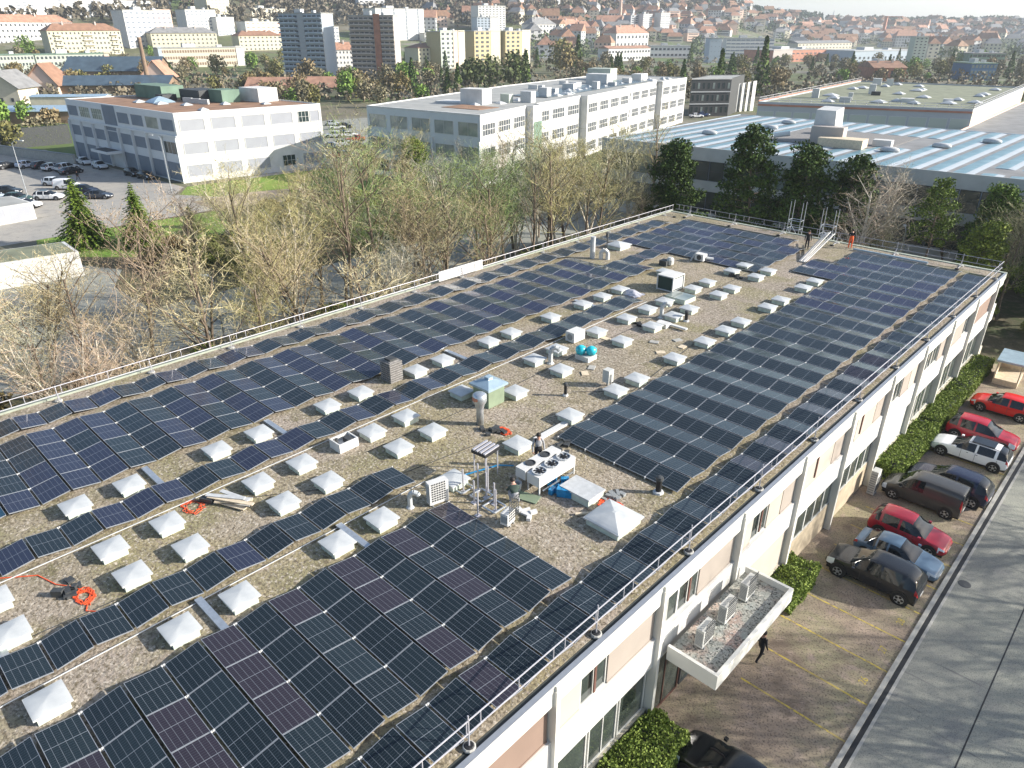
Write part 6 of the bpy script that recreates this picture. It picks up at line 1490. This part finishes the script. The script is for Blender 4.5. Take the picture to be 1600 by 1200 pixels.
# ---- scattered houses
rr = random.Random(21)
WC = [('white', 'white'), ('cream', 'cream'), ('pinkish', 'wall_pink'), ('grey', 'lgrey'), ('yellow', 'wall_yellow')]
RC = [('orange', 'roof_orange'), ('brown', 'roof_brown'), ('grey', 'roof_grey'), ('maroon', 'roof_rust')]
def house_proto(wm, rm, w, d, h, rh, hip, fl):
    t = thing('town_house', 'x', 'house')
    m = MB().box(-w/2, w/2, -d/2, d/2, -5, h, 0)
    if hip == 0: m.add([(-w/2, -d/2, h), (-w/2, d/2, h), (-w/2, 0, h+rh), (w/2, -d/2, h), (w/2, d/2, h), (w/2, 0, h+rh)], [(0, 1, 2), (3, 5, 4)], 0)
    n = max(3, int(w/3.2))
    for k in range(fl):
        z = h*(k+.35)/fl
        for i in range(n): m.box(-w/2+(i+.3)*w/n, -w/2+(i+.7)*w/n, -d/2-.08, -d/2, z, z+1.3, 1)
        for i in range(2): m.box(w/2, w/2+.08, -d/2+(i+.3)*d/2, -d/2+(i+.65)*d/2, z, z+1.3, 1)
        for i in range(2): m.box(-w/2-.08, -w/2, -d/2+(i+.3)*d/2, -d/2+(i+.65)*d/2, z, z+1.3, 1)
    m.build('wall', [M_[wm], M_['win_dark']], t)
    o = .5; e = h-.1
    hp = w/2*hip
    if rh > 0:
        r_ = MB().add([(-w/2-o, -d/2-o, e), (w/2+o, -d/2-o, e), (w/2+o, d/2+o, e), (-w/2-o, d/2+o, e), (-w/2-o+hp, 0, h+rh+.2), (w/2+o-hp, 0, h+rh+.2)], [(0, 1, 5, 4), (1, 2, 5), (2, 3, 4, 5), (3, 0, 4), (3, 2, 1, 0)])
        r_.box(-w*.2, -w*.2+.9, -.2, .8, h+rh*.5, h+rh+1.4)
        if w > 14: r_.box(w*.25, w*.25+.9, -.2, .8, h+rh*.5, h+rh+1.4)
    else: r_ = MB().box(-w/2-.2, w/2+.2, -d/2-.2, d/2+.2, h, h+.5).box(-2, 2, -2, 2, h+.5, h+2)
    r_.build('roof', M_[rm], t); return t
HP = []
for i in range(26):
    wn, wm = WC[[0, 1, 0, 2, 3, 0, 4, 1][i % 8]]; rn, rm = RC[i % 4]
    if i % 9 == 8: rn, rm, rh = 'flat', 'roof_flat', 0
    else: rh = rr.uniform(3.5, 6)
    fl = rr.choice([2, 3, 3, 4]); HP.append((wn, rn, house_proto(wm, rm, rr.choice([11, 14, 18, 26]), rr.uniform(10, 13), fl*3., rh, rr.choice([0, 0, .35, .5]), fl)))
placed = []
occ = [(430, 520, 0, 140), (545, 670, 0, 140), (680, 830, 40, 115), (1120, 1215, 55, 110), (950, 1080, 66, 110), (1200, 1445, 76, 140), (1500, 1570, 84, 130), (0, 450, 0, 140)]
tries = 0
hs = []
while len(hs) < 262 and tries < 6000:
    tries += 1
    px = rr.uniform(640, 1640); u = (px-640)/1000
    ylo = 2 if px < 1080 else (14 if px < 1250 else 38); 
    py = ylo+(rr.random()**1.35)*((92 if px > 830 else 60)-ylo)
    if px < 900 and py < 30 and rr.random() < .8: continue
    if any(a < px < b and c < py < d for a, b, c, d in occ): continue
    p = at(px, py)
    if any((p.x-q[0])**2+(p.y-q[1])**2 < 15**2 for q in hs): continue
    hs.append((p.x, p.y, p.z, px, py))
hs.sort(key=lambda q: q[3])
cnts = {}
for x, y, z, px, py in hs:
    wn, rn, pr = rr.choice(HP); zone = 'on the hillside' if px < 1000 else ('in the town centre' if px < 1300 else 'in right-hand town')
    k = (wn, rn, zone); cnts[k] = cnts.get(k, 0)+1
    dup(pr, (x, y, z), YAW+rr.choice([0, .3, -.4, pi/2, pi/2+.3, -.7])+pi*0, '%s house with %s roof %s, %s from left of its kind' % (wn, rn, zone, nth(cnts[k]-1)), rr.uniform(.85, 1.25), 'distant town houses')
# more distant houses as one mass
def mass_houses(n):
    m = MB(); k = 0
    mats = ['white', 'cream', 'wall_pink', 'roof_orange', 'roof_brown', 'roof_grey', 'win_dark']
    t_ = 0
    while k < n and t_ < 8*n:
        t_ += 1
        px = rr.uniform(760, 1680); ylo = 3 if px < 1080 else (18 if px < 1250 else 34); py = rr.uniform(ylo, 66)
        if any(a < px < b and c < py < d for a, b, c, d in occ): continue
        if px < 950 and rr.random() < .7: continue
        p = at(px, py); a = rr.choice([0, .4, 1.57, 1.2, -.5])+YAW; w = rr.uniform(5, 11); d = rr.uniform(4.5, 6.5); h = rr.choice([6, 9, 9, 12]); ca, sa = cos(a), sin(a)
        wm = rr.choice([0, 0, 1, 2]); rm = rr.choice([3, 4, 4, 5, 5])
        m.obox((p.x, p.y), w, d, p.z-6, p.z+h, a, wm)
        def q(x, y, z): return (p.x+x*ca-y*sa, p.y+x*sa+y*ca, p.z+z)
        m.add([q(-w-.5, -d-.5, h), q(w+.5, -d-.5, h), q(w+.5, d+.5, h), q(-w-.5, d+.5, h), q(-w*.7, 0, h+4.5), q(w*.7, 0, h+4.5)], [(0, 1, 5, 4), (1, 2, 5), (2, 3, 4, 5), (3, 0, 4)], rm)
        for f_ in range(int(h/3)): m.obox((p.x+sa*d, p.y-ca*d), w*.8, .1, p.z+f_*3+1, p.z+f_*3+2, a, 6)
        k += 1
    return m.build('distant_houses', [M_[x] for x in mats], recalc=False)
tag(mass_houses(420), 'mass of small houses filling the far town and hillsides', 'houses', kind='stuff')
# ---- distant trees
def blob_tree(seed, H, Rr, n, conif=False, sz=.9):
    r = random.Random(seed); m = MB()
    for _ in range(n):
        if conif:
            z = r.random()**1.3*H; k = Rr*(1-z/H)+.2; a = r.uniform(0, 6.28); c = Vector((cos(a)*k*r.uniform(.5, 1), sin(a)*k*r.uniform(.5, 1), z+.5))
        else:
            v = rvec(r)*(r.random()**.33); lump = 1+.25*sin(v.x*5+seed)+.2*sin(v.y*6); c = Vector((v.x*Rr*lump, v.y*Rr*lump, H*.55+v.z*H*.45))
        card(m, c, sz*r.uniform(.5, 1.1), r, .8)
    return m
DT = []
for i, (H, Rr, n, cf) in enumerate([(12, 4.5, 520, 0), (10, 4, 460, 0), (14, 5, 560, 0), (16, 3.6, 520, 1), (20, 4, 620, 1)]):
    t = thing('distant_tree', 'x', 'tree'); MB().tube((0, 0, -1), (0, 0, H*.5), .35, .15, 6).build('trunk', M_['bark'], t); blob_tree(40+i, H, Rr, n, cf, .75).build('crown', L_far if not cf else L_ever, t, recalc=False); DT.append((t, H))
tc_ = {'olive': (1, 1, .6, 1), 'rosy': (1.15, .95, .85, 1), 'brown': (1.05, .88, .66, 1), 'green': (.8, 1.35, .45, 1), 'grey': (1, .95, .95, 1)}
items = []
def add_dt(px, py, pr, s, tone, lab=None): items.append((px, py, pr, s, tone, lab))
for px, py, top, k, tone, lab in [(1120, 160, 78, 4, 'dark', 'tall dark spruce before the bright white slab, left of two'), (1186, 150, 58, 4, 'dark', 'tall dark spruce before the bright white slab, right of two'), (45, 92, 54, 2, 'green', 'round olive tree before the cream block at upper left'),
        (634, 136, 96, 1, 'green', 'round green tree right of the red striped tower'), (700, 150, 108, 3, 'dark', 'small dark spruce in the clump behind the long white building, leftmost'), (716, 150, 100, 3, 'dark', 'small dark spruce in the clump behind the long white building, second from left'),
        (740, 145, 88, 0, 'dark', 'dark evergreen in the clump before the ochre towers, left'), (765, 142, 84, 2, 'dark', 'dark evergreen in the clump before the ochre towers, middle'), (803, 140, 78, 2, 'dark', 'dark evergreen in the clump before the ochre towers, right'), (822, 135, 80, 3, 'dark', 'pointed dark evergreen at the right end of the clump'),
        (875, 115, 58, 2, 'olive', 'tall olive tree right of the ochre towers'), (902, 112, 55, 3, 'dark', 'tall dark conifer right of the ochre towers'), (885, 118, 74, 0, 'brown', 'russet tree beside the tall dark conifer'), (1078, 100, 68, 3, 'dark', 'dark conifer left of the blue-grey end building'),
        (945, 108, 80, 0, 'grey', 'grey bare tree before the orange roofed factory'), (1155, 120, 84, 0, 'olive', 'olive tree between the two tall spruces'), (482, 130, 92, 1, 'rosy', 'pinkish bare tree before the blue-grey tower'), (1215, 130, 102, 1, 'grey', 'pale pointed bare tree before the red railing'),
        (1140, 172, 128, 0, 'olive', 'olive bare tree before the dark office'), (1012, 104, 88, 0, 'rosy', 'orange brown bare tree before the factories'), (340, 118, 84, 0, 'olive', 'bare tree before the striped school, right'), (395, 112, 80, 0, 'green', 'green trees left of the blue-grey tower'), (270, 128, 98, 3, 'dark', 'dark pointed tree beside the orange roofed timber house'),
        (416, 108, 84, 2, 'olive', 'broad olive tree right next to the blue-grey tower'), (1400, 130, 106, 1, 'olive', 'yellowish tree behind the mossy roof'), (1480, 118, 88, 2, 'brown', 'brown bare tree right of the slim grey green tower'), (1590, 128, 98, 0, 'grey', 'grey green trees at the right edge')]:
    p = at(px, py); z = 1
    while project((p.x, p.y, p.z+z))[1] > top and z < 60: z += .4
    pr, H = DT[k]; s = z/(H if k < 3 else H+.3)
    o = dup(pr, (p.x, p.y, p.z), px*.1, lab, (s, s, s))
    for ch in o.children:
        if ch.name.startswith('crown'): ch.color = (1.6, 1.5, 1.4, 1) if tone == 'dark' else tc_[tone]
        if tone == 'dark' and k < 3 and ch.name.startswith('crown'): ch.color = (.45, .6, .35, 1)
# broad scatter in the plain behind the offices
zones = [(-20, 470, 92, 150, 80, 'left of the towers'), (400, 700, 122, 170, 70, 'in the strip before the two towers'), (620, 960, 96, 128, 50, 'between the ochre towers and the long building'), (900, 1240, 100, 150, 80, 'behind the long white building'), (1200, 1640, 98, 132, 90, 'behind the mossy roof'),
         (0, 110, 190, 250, 14, 'by the left car park')]
for z0, z1, y0_, y1_, n, nm_ in zones:
    L_ = []
    while len(L_) < n*.62:
        px, py = rr.uniform(z0, z1), rr.uniform(y0_, y1_); L_.append((px, py))
    L_.sort()
    for i, (px, py) in enumerate(L_):
        p = at(px, py)
        if -75 < p.x < -66 and p.y < 100 or (-152 < p.x < -90 and 84 < p.y < 202) or (-185 < p.x < -130 and 45 < p.y < 86) or (-95 < p.x < 30 and 100 < p.y < 268): continue
        k = rr.choice([0, 1, 2, 0, 1, 3]) if px > 600 else rr.choice([0, 1, 1, 2]); tone = rr.choice(['olive', 'rosy', 'grey', 'grey', 'brown', 'green'])
        s = rr.uniform(.45, .85); pr, H = DT[k]
        o = dup(pr, (p.x, p.y, p.z), rr.uniform(0, 6), 'distant %s tree %s, %s from the left there' % ('dark' if k == 3 else tone, nm_, nth(i)), s, 'distant trees')
        for ch in o.children:
            if ch.name.startswith('crown'): ch.color = tc_[tone] if k < 3 else (1.3, 1.4, 1.2, 1)
# woods: hillside and far ridge
def wood(n, fn, name, label, m_, hh, seed, cards=22, sz=2.2):
    r = random.Random(seed); m = MB(); k = 0; t_ = 0
    while k < n and t_ < n*6:
        t_ += 1; q = fn(r)
        if q is None: continue
        p, H = q; k += 1; R0 = H*.34
        for _ in range(cards):
            v = rvec(r); v.z = abs(v.z) if r.random() < .8 else v.z; card(m, Vector((p.x+v.x*R0, p.y+v.y*R0, p.z+H*.4+v.z*H*.55)), sz*r.uniform(.5, 1.1), r, .9)
    tag(m.build(name, m_, recalc=False), label, 'woodland', kind='stuff')
def hill(r):
    px = r.uniform(-60, 1180); py = r.uniform(-40, 42 if px < 900 else 26)
    if px < 420 and r.random() < .55: return None
    if px > 900: py = r.uniform(-6, 20)
    if any(a < px < b and c < py < d for a, b, c, d in occ[1:]) and px > 450 and py > 20 and px < 560: pass
    d = rayd(px, py)
    p = at(px, py)
    if (p-Vector((0, 0, CZ))).length > 3500: return None
    return p, r.uniform(9, 15)
wood(1900, hill, 'hillside_wood', 'brown grey leafless wood covering the hillside behind the towers', leafmat('wood_leafless', (.085, .075, .05), (.21, .18, .135)), 12, 4)
def ridge(r):
    a = r.uniform(.1, .75); rad = r.uniform(1350, 2300) if a < .38 else r.uniform(1700, 2400); s, t = rad*cos(a), rad*sin(a)
    x, y = -sin(YAW)*s+cos(YAW)*t, cos(YAW)*s+sin(YAW)*t
    return Vector((x, y, ter(x, y))), r.uniform(10, 16)
wood(1500, ridge, 'ridge_wood', 'dark green wood along the hazy far ridge', leafmat('wood_dark', (.02, .045, .025), (.05, .09, .045)), 14, 5, 16, 3.6)
def townwood(r):
    px = r.uniform(640, 1640); py = r.uniform(16 if px < 1100 else 38, 96)
    if any(a < px < b and c < py < d for a, b, c, d in occ): return None
    return at(px, py), r.uniform(6, 11)
wood(1500, townwood, 'garden_trees', 'small garden trees scattered between the town houses', leafmat('garden_leaf', (.045, .07, .03), (.14, .18, .08)), 8, 6, 14, 1.5)
def plain(r):
    px = r.uniform(-20, 1620); py = r.uniform(96, 165)
    p = at(px, py)
    if (-160 < p.x < -88 and 80 < p.y < 205) or (-187 < p.x < -128 and 40 < p.y < 90) or (-97 < p.x < 34 and 88 < p.y < 270) or (-215 < p.x and p.y < 62): return None
    if any(a-4 < px < b+4 and py > d-12 and py < d+3 for a, b, c, d in ((447, 512, 0, 121), (553, 620, 0, 122), (252, 385, 0, 106))): return None
    return p, r.uniform(2.5, 6.5)
wood(1500, plain, 'thicket', 'leafless thickets and gardens filling the plain behind the office blocks', leafmat('thicket_leaf', (.07, .065, .04), (.24, .2, .14)), 5, 9, 16, .8)
# remove the prototypes
def rem(o):
    for c in list(o.children): rem(c)
    bpy.data.objects.remove(o)
for o in PROTO+[h[2] for h in HP]+[d[0] for d in DT]: rem(o)
# ------------------------------------------------------------------ haze
hz = MB().box(-6600, 6600, -6600, 6600, -6, 190).build('haze', [])
hm = bpy.data.materials.new('haze'); hm.use_nodes = True; n = hm.node_tree.nodes; n.remove(n['Principled BSDF'])
v = n.new('ShaderNodeVolumePrincipled'); v.inputs['Color'].default_value = (.86, .93, 1, 1); v.inputs['Density'].default_value = .00017; v.inputs['Anisotropy'].default_value = .3
hm.node_tree.links.new(v.outputs[0], n['Material Output'].inputs['Volume']); hz.data.materials.append(hm); tag(hz, 'thin bluish haze over the town', 'haze', kind='stuff')
